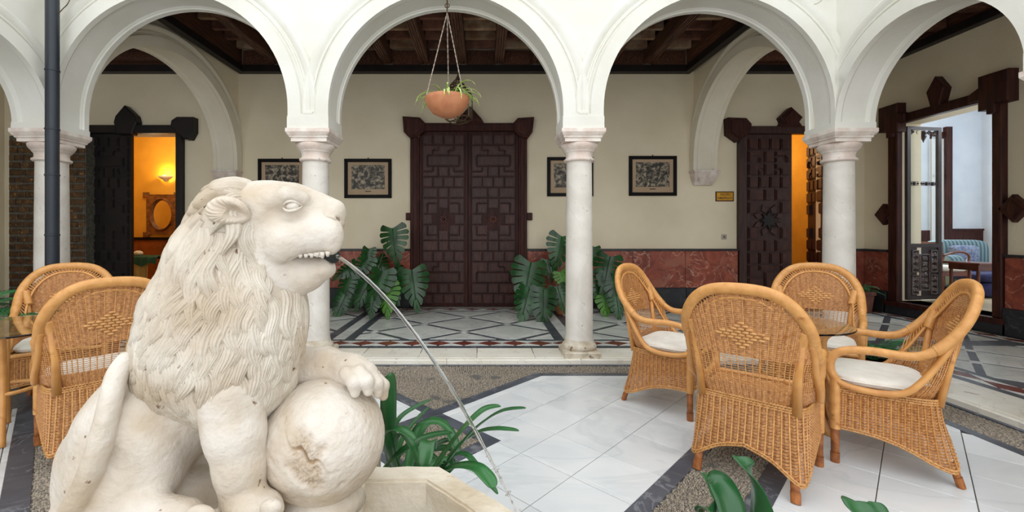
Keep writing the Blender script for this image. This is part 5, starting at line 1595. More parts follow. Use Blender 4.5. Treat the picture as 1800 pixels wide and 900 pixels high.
# ---- glass tables
M_gedge = mat('green_glass', (.86, .95, .91, 1), rough=.03, trans=1, ior=1.45)
def glass_table(x, y, h, r, label):
    t = thing('glass_table', (x, y, .004), label, 'table', 'round glass tables')
    b = MB(); b.lathe([(.001, h), (r-.004, h), (r, h+.004), (r, h+.008), (r-.004, h+.012), (.001, h+.012)], (x, y, 0), 72, cap=False); b.build('glass_top', M_gedge, t, smooth=True, angle=40)
    for k in range(4):
        a = PI/4+k*PI/2
        ca, sa = math.cos(a), math.sin(a)
        MB().tube(spline([(x+.24*ca, y+.24*sa, .004), (x+.15*ca, y+.15*sa, .3), (x+.13*ca, y+.13*sa, .45), (x+.22*ca, y+.22*sa, h)], 6), .019, 10).build('leg', M_rat, t, smooth=True)
    for z, rr in ((h-.02, .225), (.3, .155)):
        ringed([(x+rr*math.cos(q*PI/18), y+rr*math.sin(q*PI/18), z) for q in range(37)], .013, .009, .001, 8).build('ring', M_wrap, t, smooth=True)
glass_table(2.04, 2.94, .688, .38, 'round glass-topped wicker table among the four right-hand chairs')
glass_table(-3.08, 2.78, .69, .44, 'round glass-topped table at the left frame edge')
# something white on the left table
# ================================================================ LION (signed-distance sculpting)
class Field:
    def __init__(s, lo, hi, h):
        s.lo = np.array(lo, float); s.h = h; s.n = np.ceil((np.array(hi)-s.lo)/h).astype(int)+1
        s.ax = [(s.lo[i]+h*np.arange(s.n[i])).astype(np.float32) for i in range(3)]
        s.d = np.full(tuple(s.n), 1.0, np.float32)
    def sl(s, lo, hi, pad):
        r = []
        for i in range(3):
            a = int(max(0, math.floor((lo[i]-pad-s.lo[i])/s.h))); b = int(min(s.n[i], math.ceil((hi[i]+pad-s.lo[i])/s.h)+1))
            if b <= a: return None
            r.append(slice(a, b))
        return tuple(r)
    def xyz(s, q): return (s.ax[0][q[0]][:, None, None], s.ax[1][q[1]][None, :, None], s.ax[2][q[2]][None, None, :])
    def comb(s, q, v, k, mode):
        a = s.d[q]
        if mode == 'add':
            h = np.maximum(k-np.abs(a-v), 0)/k; s.d[q] = np.minimum(a, v)-h*h*k*.25
        else:
            v = -v; h = np.maximum(k-np.abs(a-v), 0)/k; s.d[q] = np.maximum(a, v)+h*h*k*.25
    def ell(s, c, r, k=.02, mode='add', ry=0.0):
        pad = k*1.5+.02; R = max(r) if ry else None
        rr = (R, r[1], R) if ry else r
        q = s.sl([c[i]-rr[i] for i in range(3)], [c[i]+rr[i] for i in range(3)], pad)
        if q is None: return
        X, Y, Z = s.xyz(q); x = X-c[0]; y = Y-c[1]; z = Z-c[2]
        if ry:
            ca, sa = math.cos(ry), math.sin(ry); x, z = x*ca+z*sa, -x*sa+z*ca
        k0 = np.sqrt((x/r[0])**2+(y/r[1])**2+(z/r[2])**2); k1 = np.sqrt((x/r[0]**2)**2+(y/r[1]**2)**2+(z/r[2]**2)**2)+1e-9
        s.comb(q, (k0*(k0-1)/k1).astype(np.float32), k, mode)
    def cap(s, a, b, ra, rb, k=.01, mode='add'):
        a = np.array(a, float); b = np.array(b, float); m = max(ra, rb)
        q = s.sl(np.minimum(a, b)-m, np.maximum(a, b)+m, k*1.2+.006)
        if q is None: return
        X, Y, Z = s.xyz(q); ba = b-a; L = float(ba@ba)+1e-12
        px, py, pz = X-a[0], Y-a[1], Z-a[2]
        t = np.clip((px*ba[0]+py*ba[1]+pz*ba[2])/L, 0, 1)
        d = np.sqrt((px-ba[0]*t)**2+(py-ba[1]*t)**2+(pz-ba[2]*t)**2)-(ra+(rb-ra)*t)
        s.comb(q, d.astype(np.float32), k, mode)
    def chain(s, pts, rr, k=.01, mode='add'):
        for i in range(len(pts)-1): s.cap(pts[i], pts[i+1], rr[i], rr[i+1], k, mode)
    def box(s, lo, hi, r, k=.01):
        lo = np.array(lo); hi = np.array(hi); q = s.sl(lo, hi, k*1.5+.01)
        X, Y, Z = s.xyz(q); c = (lo+hi)/2; e = (hi-lo)/2-r
        dx, dy, dz = np.abs(X-c[0])-e[0], np.abs(Y-c[1])-e[1], np.abs(Z-c[2])-e[2]
        d = np.sqrt(np.maximum(dx, 0)**2+np.maximum(dy, 0)**2+np.maximum(dz, 0)**2)+np.minimum(np.maximum(np.maximum(dx, dy), dz), 0)-r
        s.comb(q, d.astype(np.float32), k, 'add')
    def mesh(s):
        D = s.d; nx, ny, nz = D.shape; ins = D < 0
        V = np.zeros((nx-1, ny-1, nz-1), np.int8)
        cnt = np.zeros((nx-1, ny-1, nz-1), np.int16)
        for i in (0, 1):
            for j in (0, 1):
                for k in (0, 1): cnt += ins[i:nx-1+i, j:ny-1+j, k:nz-1+k]
        act = (cnt > 0) & (cnt < 8)
        I, J, K = np.nonzero(act); nv = len(I); idx = -np.ones(act.shape, np.int32); idx[I, J, K] = np.arange(nv)
        acc = np.zeros((nv, 3)); num = np.zeros(nv)
        cs = [(i, j, k) for i in (0, 1) for j in (0, 1) for k in (0, 1)]
        for a in cs:
            for ax in range(3):
                if a[ax]: continue
                b = list(a); b[ax] = 1
                da = D[I+a[0], J+a[1], K+a[2]]; db = D[I+b[0], J+b[1], K+b[2]]; m = (da < 0) != (db < 0)
                t = np.where(m, da/np.where(m, da-db, 1), 0)
                p = np.stack([np.full(nv, float(a[0])), np.full(nv, float(a[1])), np.full(nv, float(a[2]))], 1); p[:, ax] += t
                acc[m] += p[m]; num[m] += 1
        P = acc/num[:, None]+np.stack([I, J, K], 1); P = P*s.h+s.lo
        F_ = []
        def quads(m, f, ax):
            i, j, k = np.nonzero(m)
            return i, j, k
        # x edges
        m = ins[:-1, 1:-1, 1:-1] != ins[1:, 1:-1, 1:-1]; i, j, k = np.nonzero(m); j += 1; k += 1; fl_ = ins[i, j, k]
        q = np.stack([idx[i, j-1, k-1], idx[i, j, k-1], idx[i, j, k], idx[i, j-1, k]], 1); q[~fl_] = q[~fl_][:, ::-1]; F_.append(q)
        m = ins[1:-1, :-1, 1:-1] != ins[1:-1, 1:, 1:-1]; i, j, k = np.nonzero(m); i += 1; k += 1; fl_ = ins[i, j, k]
        q = np.stack([idx[i-1, j, k-1], idx[i-1, j, k], idx[i, j, k], idx[i, j, k-1]], 1); q[~fl_] = q[~fl_][:, ::-1]; F_.append(q)
        m = ins[1:-1, 1:-1, :-1] != ins[1:-1, 1:-1, 1:]; i, j, k = np.nonzero(m); i += 1; j += 1; fl_ = ins[i, j, k]
        q = np.stack([idx[i-1, j-1, k], idx[i, j-1, k], idx[i, j, k], idx[i-1, j, k]], 1); q[~fl_] = q[~fl_][:, ::-1]; F_.append(q)
        return P, np.concatenate(F_)
def np_mesh(name, P, Q, m, parent, org):
    me = bpy.data.meshes.new(name); P = (P-np.array(org)).astype(np.float32)
    me.vertices.add(len(P)); me.vertices.foreach_set('co', P.ravel())
    me.loops.add(Q.size); me.loops.foreach_set('vertex_index', Q.ravel().astype(np.int32))
    me.polygons.add(len(Q)); me.polygons.foreach_set('loop_start', np.arange(0, Q.size, 4, dtype=np.int32))
    me.update(calc_edges=True); me.validate(); me.materials.append(m); me.shade_smooth()
    o = link_obj(name, me, parent); ORG[o.name] = org
    return o
YC = 1.22
PT = .565                # top of the plinth
L0 = (XX(380, YC), YC, PT)
LION = thing('lion_statue', L0, 'seated white stone lion spouting water, one paw on a stone ball', 'statue')
def Q(px, py, D=YC): return np.array(W(px, py, D))
f = Field((-1.24, .94, .54), (-.20, 1.52, 1.52), .0042)
# trunk
f.chain([Q(224,797), Q(305,704), Q(400,600)], [.150, .150, .165], .05)
f.ell(Q(425,610,1.22), (.14,.155,.20), .05)
f.ell(Q(233,777,1.14), (.142,.110,.160), .04)              # haunch
f.ell(Q(242,785,1.32), (.15,.10,.15), .04)                 # far haunch
f.ell(Q(256,756,1.085), (.058,.062,.108), .035, ry=.5)      # thigh
f.ell(Q(218,845,1.10), (.13,.09,.09), .05)
f.chain([Q(172,800,1.16), Q(158,860,1.14), Q(142,925,1.12)], [.075, .065, .05], .03)
f.chain([Q(170,905,1.06), Q(250,897,1.05), Q(330,905,1.03)], [.045, .042, .036], .03)   # hind foot
for k_ in range(4): f.ell(Q(352+k_*3,905+k_*2,.985+.026*k_), (.034,.014,.022), .006)
f.chain([Q(250,870,1.36), Q(350,868,1.36)], [.07, .045], .03)                            # far hind foot
f.ell(Q(345,830,1.30), (.10,.07,.085), .03)
f.ell(Q(330,860,1.20), (.12,.10,.05), .03)
# tail over the haunch
_tl = spline([Q(122,905,1.02), Q(142,870,1.01), Q(165,815,1.005), Q(183,755,1.01), Q(196,700,1.025), Q(206,660,1.045), Q(222,632,1.065)], 6)
f.chain([tuple(q) for q in _tl], [.026-.006*i/len(_tl) for i in range(len(_tl))], .006)
f.chain([Q(165,640,1.10), Q(207,640,1.055)], [.02, .02], .01) if False else None
# shoulder and near foreleg
f.ell(Q(400,670,1.12), (.085,.07,.10), .04)
f.chain([Q(406,690,1.10), Q(414,760,1.085), Q(423,820,1.08), Q(428,868,1.08)], [.083, .069, .058, .052], .02)
f.ell(Q(447,888,1.055), (.066,.05,.035), .02)
for k_ in range(4): f.ell(Q(484-abs(k_-1.5)*5,893+0*k_,1.01+.028*k_), (.026,.016,.021), .010)
# far foreleg reaching over the ball
f.chain([Q(455,640,1.28), Q(520,648,1.30), Q(570,642,1.29), Q(618,652,1.255), Q(640,660,1.235)], [.085, .062, .050, .043, .040], .03)
for k_, (px_, py_, D_) in enumerate(((622,682,1.175),(645,680,1.185),(662,684,1.215),(672,688,1.25))):
    f.chain([Q(px_-14,py_-26,D_+.02), Q(px_,py_-10,D_), Q(px_+2,py_+8,D_+.005)], [.020,.019,.014], .008)
# neck and head
f.chain([Q(440,430), Q(430,560)], [.115, .15], .05)
f.ell(Q(466,374), (.100,.112,.090), .03, ry=.1)
f.ell(Q(505,352,1.22), (.070,.085,.048), .03, ry=.25)
f.chain([Q(515,378), Q(560,385), Q(580,388)], [.070, .052, .040], .03)
for D_ in (1.165, 1.275):
    f.ell(Q(553,411,D_), (.064,.038,.050), .02, ry=.12)
    f.ell(Q(584,416,D_+(.01 if D_ < YC else -.01)), (.031,.033,.050), .012)
    f.ell(Q(497,425,D_-(.02 if D_ < YC else -.02)), (.055,.042,.055), .03)
    s_ = -1 if D_ < YC else 1
    f.chain([Q(482,352,YC+s_*.083), Q(505,344,YC+s_*.084), Q(532,348,YC+s_*.062)], [.014,.018,.015], .03)   # brow
f.ell(Q(590,376), (.022,.034,.020), .012)       # nose
f.chain([Q(545,356), Q(590,366)], [.036, .024], .02)
# lower jaw
f.chain([Q(490,474), Q(540,480), Q(568,471)], [.064, .046, .030], .02)
f.ell(Q(570,474), (.028,.040,.024), .015)
f.chain([Q(480,490), Q(470,560)], [.08, .10], .04)
# eyes
for s_ in (-1, 1):
    f.ell(Q(514,362,YC+s_*.102), (.026,.016,.018), .006, 'sub')
    f.ell(Q(592,387,YC+s_*.024), (.010,.010,.007), .004, 'sub')
    f.chain([Q(578,383,YC+s_*.052), Q(588,390,YC+s_*.046), Q(595,407,YC+s_*.028)], [.004, .006, .003], .006, 'sub')
    for k_ in range(3): f.chain([Q(526+16*k_,424,YC+s_*.098), Q(538+16*k_,437,YC+s_*.096), Q(556+14*k_,443,YC+s_*.088)], [.0015,.0025,.0015], .003, 'sub')
# mouth slot, right through to the middle
for D_ in (1.09, 1.11, 1.13, 1.145, 1.295, 1.31, 1.33, 1.35):
    f.chain([Q(510,458,D_), Q(535,456,D_), Q(575,452,D_), Q(598,449,D_)], [.0085,.0125,.0125,.010], .004, 'sub')
f.chain([Q(598,449,1.17), Q(606,449,1.22), Q(598,449,1.27)], [.012,.014,.012], .004, 'sub')
# rock base under body
f.box((-1.10, .97, .55), (-.60, 1.44, .595), .02, .03)
P, Qd = f.mesh()
def fbm(P, sc, seed, octv=3):
    r = np.random.RandomState(seed); out = np.zeros(len(P)); a = 1.0
    for o in range(octv):
        for k in range(5):
            v = r.normal(size=3); v /= np.linalg.norm(v); out += a*np.sin(P@v*sc*(1+.5*r.rand())*6.28+r.rand()*6.28+1.3*np.sin(P@np.roll(v, 1)*sc*4.1))/5
        a *= .5; sc *= 2.1
    return out
P = P+np.stack([fbm(P, 5, 1), fbm(P, 5, 2), fbm(P, 5, 3)], 1)*.0018
np_mesh('body', P, Qd, M_stone, LION, L0)
# ears, eyes and teeth as finer pieces
for s_ in (-1, 1):
    c = Q(395, 374, YC-.150); cY = YC+s_*.138; b = MB(); G = []
    for i in range(31):
        r_ = i/30; row = []
        for j in range(120):
            a = 2*PI*j/120; R = 1+.16*math.cos(a-2.3)+.10*math.cos(2*(a+.25))
            x = .046*R*r_*math.cos(a); z = .041*R*r_*math.sin(a)
            hx_, hz_ = x-.019, z-.001
            hol = math.exp(-((hx_*.9+hz_*.25)/.026)**2-((hz_+hx_*.35)/.017)**2)
            ang = math.atan2(hz_, hx_); rim = .030*max(0, 1-r_**2.4)**.5*(1-.45*max(0, math.cos(a+.1)))
            st = .0015*math.sin(26*ang+5*r_+2*math.sin(r_*5+ang*3))*min(1, math.hypot(hx_, hz_)/.02)*(1-r_**8)
            row.append((c[0]+x, cY+s_*(rim-.030*hol+st-.012*(r_**10)), c[2]+z))
        G.append(row)
    b.grid(G, close_v=True); b.build('ear', M_stone, LION, smooth=True)
    e0 = Q(514, 362, YC+s_*.088)
    ey_ = MB().ball(tuple(e0), (.0165, .0125, .0125), 24, 14).build('eye', M_stone, LION, smooth=True)
    for up_ in (1, -1):
        pts = []
        for k_ in range(17):
            t_ = k_/16; x = (-1+2*t_)*.0215; z = up_*.0118*math.sin(PI*t_)**.8-.004*(1-t_)*0+(.003 if up_ > 0 else 0)*(1-t_)
            yy = YC+s_*(.1035-.0035*up_*0-.012*(t_-.25)**2*3-.004*(1-math.sin(PI*t_)))
            pts.append((e0[0]+x, yy-s_*.0015, e0[2]+z-.004*(1-t_)))
        MB().tube(pts, [.0012+.0030*math.sin(PI*k_/16)**.5 for k_ in range(17)], 8).build('eyelid', M_stone, ey_, smooth=True)
    for k_, (px_, py0, py1) in enumerate(((528,447,453),(538,446,453),(548,445,453),(558,444,452),(567,443,454),(576,442,451))):
        p = Q(px_, py0, YC+s_*.072); q = Q(px_, py1, YC+s_*.070)
        MB().tube([tuple(p), tuple((p+q)/2), tuple(q)], [.0066, .006, .0035], 8).build('tooth', M_stone, LION, smooth=True)

# ---- mane
def base_np(X):
    """coarse mane volume as a smooth union, evaluated at points"""
    prim = [((428,398,1.22),(.105,.145,.130)),((405,470,1.22),(.135,.160,.150)),((395,560,1.21),(.190,.178,.180)),((392,620,1.20),(.200,.180,.165)),((425,660,1.19),(.125,.150,.115)),((480,560,1.22),(.095,.140,.17)),((350,640,1.20),(.120,.13,.10))]
    d = None
    for c, r in prim:
        c = Q(*c); r = np.array(r); y = X-c; k0 = np.sqrt(((y/r)**2).sum(-1)); k1 = np.sqrt(((y/r**2)**2).sum(-1))+1e-9; v = k0*(k0-1)/k1
        if d is None: d = v
        else:
            h = np.maximum(.04-np.abs(d-v), 0)/.04; d = np.minimum(d, v)-h*h*.01
    return d
def grad(X, e=.003):
    g = np.stack([base_np(X+np.eye(3)[i]*e)-base_np(X-np.eye(3)[i]*e) for i in range(3)], -1)
    return g/(np.linalg.norm(g, axis=-1, keepdims=True)+1e-9)
def project(X, off):
    for _ in range(4): X = X-grad(X)*(base_np(X)-off)[..., None]
    return X
mf = Field((-1.06, .94, .72), (-.38, 1.50, 1.52), .0055)
gx = np.meshgrid(*mf.ax, indexing='ij')
X = np.stack(gx, -1).reshape(-1, 3)
mf.d = base_np(X).reshape(mf.d.shape).astype(np.float32)+.007
del X, gx
rr = np.random.RandomState(12)
starts = []
tries = 0
gridseen = []
while len(starts) < 900 and tries < 60000:
    tries += 1
    far_side = rr.rand() < .22
    px_ = rr.uniform(250, 540); py_ = rr.uniform(310, 735); D_ = rr.uniform(1.02, 1.42)
    p = Q(px_, py_, D_)
    if abs(base_np(p[None])[0]) > .02: continue
    p = project(p[None], 0)[0]
    if (p[1] > 1.24) != far_side: continue
    qx = VPX+p[0]*F/p[1]; qy = VPY-(p[2]-EYE)*F/p[1]
    if qy < 505 and qx > 458-(6 if qy < 350 else 0): continue
    if qy > 505 and qx > 525: continue
    mind = .034 if not far_side else .05
    if 362 < qx < 428 and 338 < qy < 408 and not far_side: continue
    if any((p[0]-s[0])**2+(p[1]-s[1])**2+(p[2]-s[2])**2 < (mind*.62)**2 for s in starts): continue
    starts.append(p)
S_ = np.array(starts); NL = len(S_)
ph = 9*S_[:, 0]+14*S_[:, 2]+rr.rand(NL)*3.0; Lk = rr.uniform(.13, .20, NL); wv = rr.uniform(.008, .015, NL)
NSG = 20
pos = S_.copy(); paths = []; nors = []; lats = []
cenx = Q(400, 560)[0]
for i in range(NSG):
    s = i/(NSG-1)
    pos = project(pos, -.010+.017*min(1, s*1.4)-.006*max(0, s-.85)/.15)
    n = grad(pos); zz = np.clip((1.44-pos[:, 2])/.13, 0, 1)[:, None]
    fx = np.clip((pos[:, 0]-cenx)/.2, -1, 1)[:, None]
    down = np.concatenate([-.16+.26*fx-.25*np.clip((1.15-pos[:, 2:3])/.3, -1, 0.2)*0, np.zeros((NL, 1)), -np.ones((NL, 1))], 1)
    back = np.tile(np.array([[-1., 0, -.12]]), (NL, 1))
    d = down*zz+back*(1-zz); d = d-n*(d*n).sum(-1, keepdims=True); d /= np.linalg.norm(d, axis=-1, keepdims=True)+1e-9
    lat = np.cross(n, d)
    paths.append(pos+lat*(wv*np.sin(ph+s*7.0))[:, None]); nors.append(n); lats.append(lat)
    pos = pos+d*(Lk/(NSG-1))[:, None]
LV = []; LQ = []; nvt = 0
prof_t = np.array([-1.06,-1,-.86,-.72,-.6,-.5,-.38,-.24,-.1,0,.1,.24,.38,.5,.6,.72,.86,1,1.06])
for li in range(NL):
    nlobe = 3+li % 3; w0 = .0150+.006*((li*37) % 10)/10; phs = (li*13 % 7)*.4
    rows = []
    for i in range(NSG):
        s = i/(NSG-1); wd = w0*max(.07, math.sin(PI*min(1, .20+.795*s))**.75)
        c = paths[i][li]; la = lats[i][li]; n = nors[i][li]
        tw = .25*math.sin(phs+s*5)
        t_ = prof_t
        lob = np.abs(np.sin((t_*.5+.5+tw*.12*s)*PI*nlobe))**.7
        hgt = (.62*wd*(1-t_**2)**.5 if False else .55*wd*np.sqrt(np.maximum(0, 1-t_**2)))+.0046*min(1, wd/.014)*(lob-.5)*(np.abs(t_) < .99)
        hgt = np.where(np.abs(t_) > 1.01, -.014, hgt)
        rows.append(c[None]+la[None]*(t_*wd)[:, None]+n[None]*hgt[:, None])
    m_ = len(prof_t); V = np.concatenate(rows); LV.append(V)
    ii, jj = np.meshgrid(np.arange(NSG-1), np.arange(m_-1), indexing='ij'); a0 = (ii*m_+jj).ravel()+nvt
    LQ.append(np.stack([a0, a0+1, a0+m_+1, a0+m_], 1)); nvt += len(V)
# drill holes between the locks
for _ in range(0):
    p = S_[rr.randint(NL)]; 
    if p[1] > 1.22: continue
    p = p+rr.normal(size=3)*.008; mf.ell(p, (.006+.004*rr.rand(), .012, .006+.004*rr.rand()), .002, 'sub')
# keep face clear
P, Qd = mf.mesh()
LQ = np.concatenate(LQ)+len(P); P = np.concatenate([P]+LV); P = P+np.stack([fbm(P, 9, 1), fbm(P, 9, 2), fbm(P, 9, 3)], 1)*.0012
np_mesh('mane', P, np.concatenate([Qd, LQ]), M_mane, LION, L0)
# hair on the ear
# ---- ball
bc = Q(570, 770, 1.225); br = .167
mb = MB(); NU, NV = 320, 180; 
pv = []
for i in range(NV+1):
    a = PI*i/NV
    for j in range(NU):
        t_ = 2*PI*j/NU; pv.append((math.sin(a)*math.cos(t_), math.sin(a)*math.sin(t_), -math.cos(a)))
pv = np.array(pv)
# broken patch facing the camera
cp = np.array([.10, -.98, .12]); cp /= np.linalg.norm(cp)
ang_ = pv@cp
nz = fbm(pv, 1.2, 5, 4); n2 = fbm(pv, 4, 8, 3)
lx_ = pv[:, 0]-.06; lz_ = pv[:, 2]-.06
blob = np.exp(-((lx_*.8+lz_*.55)/.26)**2-((-lx_*.5+lz_*.8)/.42)**2)*(pv[:, 1] < 0)
edge = 1/(1+np.exp(-((blob+nz*.30)-.46)*16))
n3 = fbm(pv, 11, 21, 3); rad = br+.0010*n2-edge*(.009+.004*n2+.005*np.abs(n3))
crack = np.exp(-((lz_*.8+lx_*.55-.10+.04*np.sin(lx_*22))/.018)**2)*np.exp(-(lx_/.26)**2)*(pv[:, 1] < 0)
rad -= crack*.014
for cx_, cz_, rr_, dp in ((-.62,-.10,.03,.010),(-.05,-.55,.10,.004),(.55,-.35,.05,.005),(-.35,.62,.04,.004),(.1,.75,.04,.004)):
    rad -= dp*np.exp(-(((pv[:, 0]-cx_)**2+(pv[:, 2]-cz_)**2)/rr_**2))*(pv[:, 1] < 0)
pw_ = pv*rad[:, None]+bc
Fq = np.array([(i*NU+j, i*NU+(j+1) % NU, (i+1)*NU+(j+1) % NU, (i+1)*NU+j) for i in range(NV) for j in range(NU)])
_o = np_mesh('stone_ball', pw_, Fq, M_stone, LION, L0)
_wa = _o.data.attributes.new('worn', 'FLOAT', 'POINT'); _wa.data.foreach_set('value', np.clip(edge*(.45+.5*np.abs(n3))+.8*crack, 0, 1).astype(np.float32)[:len(_o.data.vertices)])
# ball support and plinth
b = MB(); b.lathe([(.115, -.03), (.10, .0), (.085, .018), (.09, .04)], (bc[0]-.0, bc[1], PT), 28); b.build('ball_support', M_stone, LION, smooth=True)
b = MB(); b.cham(((-1.12-.36)/2, 1.235, PT/2-.01), (.76, .56, PT-.02+.02), .015); b.build('plinth', M_basin, LION)
# bronze spout
sp0 = Q(574, 449, 1.225); sp1 = Q(588, 450, 1.21)
t = thing('water_spout', tuple(sp1), 'dark bronze spout in the mouth of the stone lion', 'spout')
b = MB(); v = Vector(sp1)-Vector(sp0); b.tube([Vector(sp0), Vector(sp1), Vector(sp1)+v*.05], [.017, .021, .019], 16); b.build('pipe_end', mat('verdigris_bronze', srgb(70,80,76), srgb(44,48,48), .45, 12, metal=.5), t, smooth=True, angle=50)
b = MB(); b.tube([Vector(sp1)-v*.2, Vector(sp1)+v*.02], .013, 12); b.build('inner_pipe', M_frame, t)
# water jet
jp = []; jr = []
for i in range(60):
    s = i/59; x = .50*s; z = 1.237-.505*x-1.45*x*x
    w_ = .0015*s*math.sin(i*1.7)
    jp.append((-.409+x, 1.205-.20*s+w_, z)); jr.append((.0052-.0010*s)*(1+.25*s*math.sin(i*2.3)))
jr = [r_*min(1, (60-i)/16+.12) for i, r_ in enumerate(jr)]
b = MB(); b.tube(jp[:59], jr[:59], 12)
tag(b.build('water_jet', M_water, None, smooth=True, loc=jp[0]), 'clear stream of water arching from the mouth of the lion into the basin', 'water')
b = MB(); rw = random.Random(6)
for i in range(46):
    s = 49+rw.random()*10; k = int(s); p = Vector(jp[min(59, k)])+Vector((rw.gauss(0, .003), rw.gauss(0, .003), rw.gauss(0, .006))); b.ball(tuple(p), rw.uniform(.0012, .0028), 6, 4)
tag(b.build('water_drops', M_water, None, smooth=True, loc=jp[55]), 'droplets where the water stream breaks up', 'water', kind='stuff')

# ================================================================ BASIN
a_ = .62; bcx, bcy = -.141-.4142*a_, 1.395-a_
def octo(ap, z, sides=8): 
    R = ap/math.cos(PI/8); return [(bcx+R*math.cos(PI/8+k*PI/4), bcy+R*math.sin(PI/8+k*PI/4), z) for k in range(8)]
t = thing('fountain_basin', (bcx, bcy, 0), 'octagonal weathered stone fountain basin below the lion', 'basin')
RZ = .55
bm = bmesh.new()
lv = [octo(a_-.03, .0), octo(a_-.03, RZ-.10), octo(a_, RZ-.085), octo(a_, RZ), octo(a_-.083, RZ), octo(a_-.083, .30), octo(a_-.12, .28)]
rg = [[bm.verts.new(p) for p in L_] for L_ in lv]
for i in range(len(rg)-1):
    for k in range(8): bm.faces.new((rg[i][k], rg[i][(k+1) % 8], rg[i+1][(k+1) % 8], rg[i+1][k]))
bm.faces.new(rg[-1]); bm.faces.new(rg[0][::-1])
bmesh.ops.bevel(bm, geom=[e for e in bm.edges if e.calc_length() > .0 and all(abs(v.co.z-RZ) < .001 for v in e.verts) and abs(Vector((e.verts[0].co.x-bcx, e.verts[0].co.y-bcy)).length-Vector((e.verts[1].co.x-bcx, e.verts[1].co.y-bcy)).length) < .001], offset=.007, segments=2, affect='EDGES')
bmesh.ops.subdivide_edges(bm, edges=bm.edges[:], cuts=9, use_grid_fill=True)
for v in bm.verts:
    q = v.co; n_ = mnoise.fractal(q*14, .9, 2.0, 4); m_ = mnoise.noise(q*38)
    v.co.z += .0030*n_*(1 if q.z > .45 else .4); v.co.x += .003*mnoise.noise(q*16+Vector((3, 0, 0)))+.001*m_; v.co.y += .003*mnoise.noise(q*16+Vector((0, 7, 0)))
me = bpy.data.meshes.new('basin_bowl'); 
for v in bm.verts: v.co -= Vector((bcx, bcy, 0))
bm.to_mesh(me); bm.free(); me.materials.append(M_basin); me.shade_smooth(); me.set_sharp_from_angle(angle=math.radians(45))
link_obj('basin_bowl', me, t)
b = MB(); b.add(octo(a_-.086, .40)+octo(a_-.13, .30), [tuple(range(8)), tuple(range(8, 16))[::-1]]+[(k, k+8, (k+1) % 8+8, (k+1) % 8) for k in range(8)])
tag(b.build('pool_water', M_water, None, loc=(bcx, bcy, .4)), 'shallow water standing in the octagonal basin', 'water')

# ================================================================ STRAP-LEAVED PLANTS
def strap(pts, w, m, par, n=6, fold=.35, tipcut=False):
    """pts: list of world points along the leaf; w: half width"""
    c = spline(pts, n); L_ = len(c); G = []
    prev = None
    for i, p in enumerate(c):
        s = i/(L_-1); T = (c[min(i+1, L_-1)]-c[max(i-1, 0)]).normalized()
        sd = T.cross(Vector((0, 0, 1)))
        if sd.length < .15: sd = prev or Vector((1, 0, 0))
        sd = (sd-T*sd.dot(T)).normalized()
        if prev is not None and sd.dot(prev) < 0: sd = -sd
        if prev is not None: sd = (sd*.35+prev*.65); sd = (sd-T*sd.dot(T)).normalized()
        prev = sd; nr = sd.cross(T)
        if nr.z < 0: nr = -nr
        ww = w*min(1, .55+s*1.2)*(1 if (tipcut or s < .72) else math.sqrt(max(.0, 1-((s-.72)/.285)**2)))
        ww = max(ww, .0015)
        G.append([tuple(p+sd*ww+nr*ww*fold), tuple(p+sd*ww*.5+nr*ww*fold*.4), tuple(p), tuple(p-sd*ww*.5+nr*ww*fold*.4), tuple(p-sd*ww+nr*ww*fold)])
    b = MB(); b.grid(G); o = b.build('leaf', m, par, smooth=True)
    md = o.modifiers.new('thick', 'SOLIDIFY'); md.thickness = .0022
    return o
def strap_plant(base, h, potr, leaves, label, potm=M_terra, inner=0):
    t = thing('strap_leaf_plant', (base[0], base[1], .0), label, 'plant')
    b = MB(); b.lathe([(potr*.72, .0), (potr*.95, h*.86), (potr*1.07, h*.87), (potr*1.07, h), (potr*.96, h), (potr*.92, h*.92)], (base[0], base[1], .004), 28); b.build('pot', potm, t, smooth=True, angle=40)
    b = MB(); b.lathe([(.004, h*.93), (potr*.93, h*.93)], (base[0], base[1], .004), 20); b.build('soil', M_soil, t)
    for pts, w in leaves:
        strap([W(*p) for p in pts], w*1.2, M_strap, t)
B = (XX(712, 1.72), 1.72)
bp_ = (706, 838, 1.70)
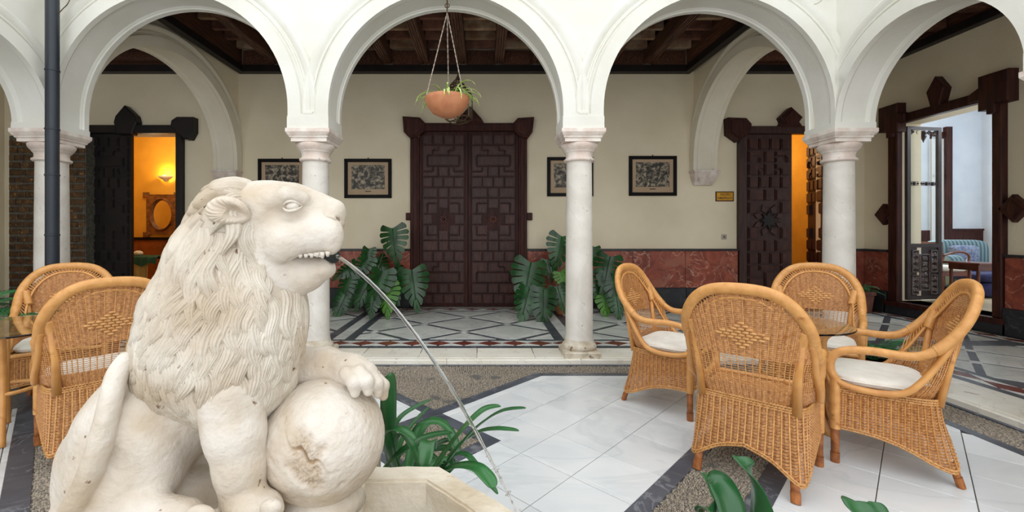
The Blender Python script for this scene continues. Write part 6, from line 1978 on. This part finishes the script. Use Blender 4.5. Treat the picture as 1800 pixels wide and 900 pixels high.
lv_ = [
 ([(690,835,1.66),(683,770,1.62),(683,715,1.58),(687,655,1.56)], .024),
 ([(700,835,1.68),(690,780,1.66),(705,735,1.68),(758,703,1.72)], .013),
 ([(702,835,1.70),(700,790,1.72),(722,750,1.76),(754,715,1.80)], .009),
 ([(716,840,1.66),(724,790,1.72),(740,752,1.76),(768,744,1.78),(790,762,1.76),(806,800,1.70)], .022),
 ([(712,840,1.62),(690,790,1.56),(705,762,1.53),(722,780,1.50),(735,815,1.48)], .013),
 ([(700,838,1.62),(684,800,1.56),(678,768,1.52),(700,756,1.50),(730,773,1.47)], .020),
 ([(660,840,1.52),(700,800,1.52),(745,772,1.56),(795,760,1.62)], .018),
 ([(742,832,1.50),(744,800,1.52),(748,782,1.52),(752,775,1.50)], .0),
 ([(760,790,1.60),(758,776,1.52),(752,778,1.47),(748,800,1.43),(744,826,1.41)], .0215),
 ([(754,840,1.58),(780,800,1.60),(815,755,1.60),(850,722,1.62),(880,714,1.63)], .017),
 ([(770,838,1.62),(800,795,1.58),(840,750,1.52),(880,724,1.48),(924,717,1.45)], .012),
 ([(765,836,1.66),(800,790,1.66),(838,762,1.62),(870,755,1.58),(912,757,1.55)], .014),
 ([(770,838,1.64),(795,804,1.64),(820,800,1.60),(845,830,1.54),(875,868,1.48)], .011),
 ([(760,840,1.60),(800,822,1.56),(835,824,1.50),(855,840,1.46),(868,858,1.43)], .024),
 ([(700,840,1.74),(730,800,1.80),(775,790,1.82),(805,792,1.80)], .02),
 ([(710,840,1.76),(735,770,1.84),(760,740,1.88),(790,745,1.9)], .018),
 ([(720,842,1.68),(745,800,1.74),(785,775,1.78),(800,790,1.80)], .014),
 ([(690,842,1.70),(700,800,1.75),(735,790,1.75),(775,815,1.70)], .016),
 ([(740,842,1.62),(760,820,1.64),(790,812,1.64),(775,840,1.60)], .02),
]
lv_ = [l for l in lv_ if l[1] > 0]
strap_plant((XX(722, 1.78), 1.78), .26, .11, lv_, 'clump of dark green strap leaves behind the basin rim beside the stone ball', M_terrad)
lv2 = [
 ([(1345,1010,.98),(1340,930,.97),(1325,860,.97),(1308,822,.98),(1298,803,1.0)], .024),
 ([(1300,1010,.93),(1290,940,.93),(1275,880,.95),(1258,850,.97),(1243,848,.98)], .030),
 ([(1290,1010,1.02),(1270,910,1.03),(1250,860,1.05),(1234,832,1.06)], .014),
 ([(1275,1010,.92),(1262,930,.92),(1248,893,.93),(1234,900,.95)], .022),
 ([(1330,1030,1.0),(1380,960,1.02),(1420,930,1.05),(1450,930,1.1)], .022),
]
strap_plant((XX(1345, 1.02), 1.02), .36, .13, lv2, 'strap-leaved plant closest to the camera, in front of the nearest wicker chair')
lv3 = [
 ([(1540,1010,1.0),(1520,930,1.0),(1508,895,1.02),(1503,880,1.04)], .026),
 ([(1570,1010,1.0),(1560,930,1.02),(1545,900,1.04),(1535,882,1.06)], .016),
 ([(1600,1020,1.0),(1600,950,1.02),(1610,920,1.05)], .02),
]
strap_plant((XX(1570, 1.05), 1.05), .34, .12, lv3, 'tips of a second strap-leaved plant at the bottom edge below the rightmost chair')
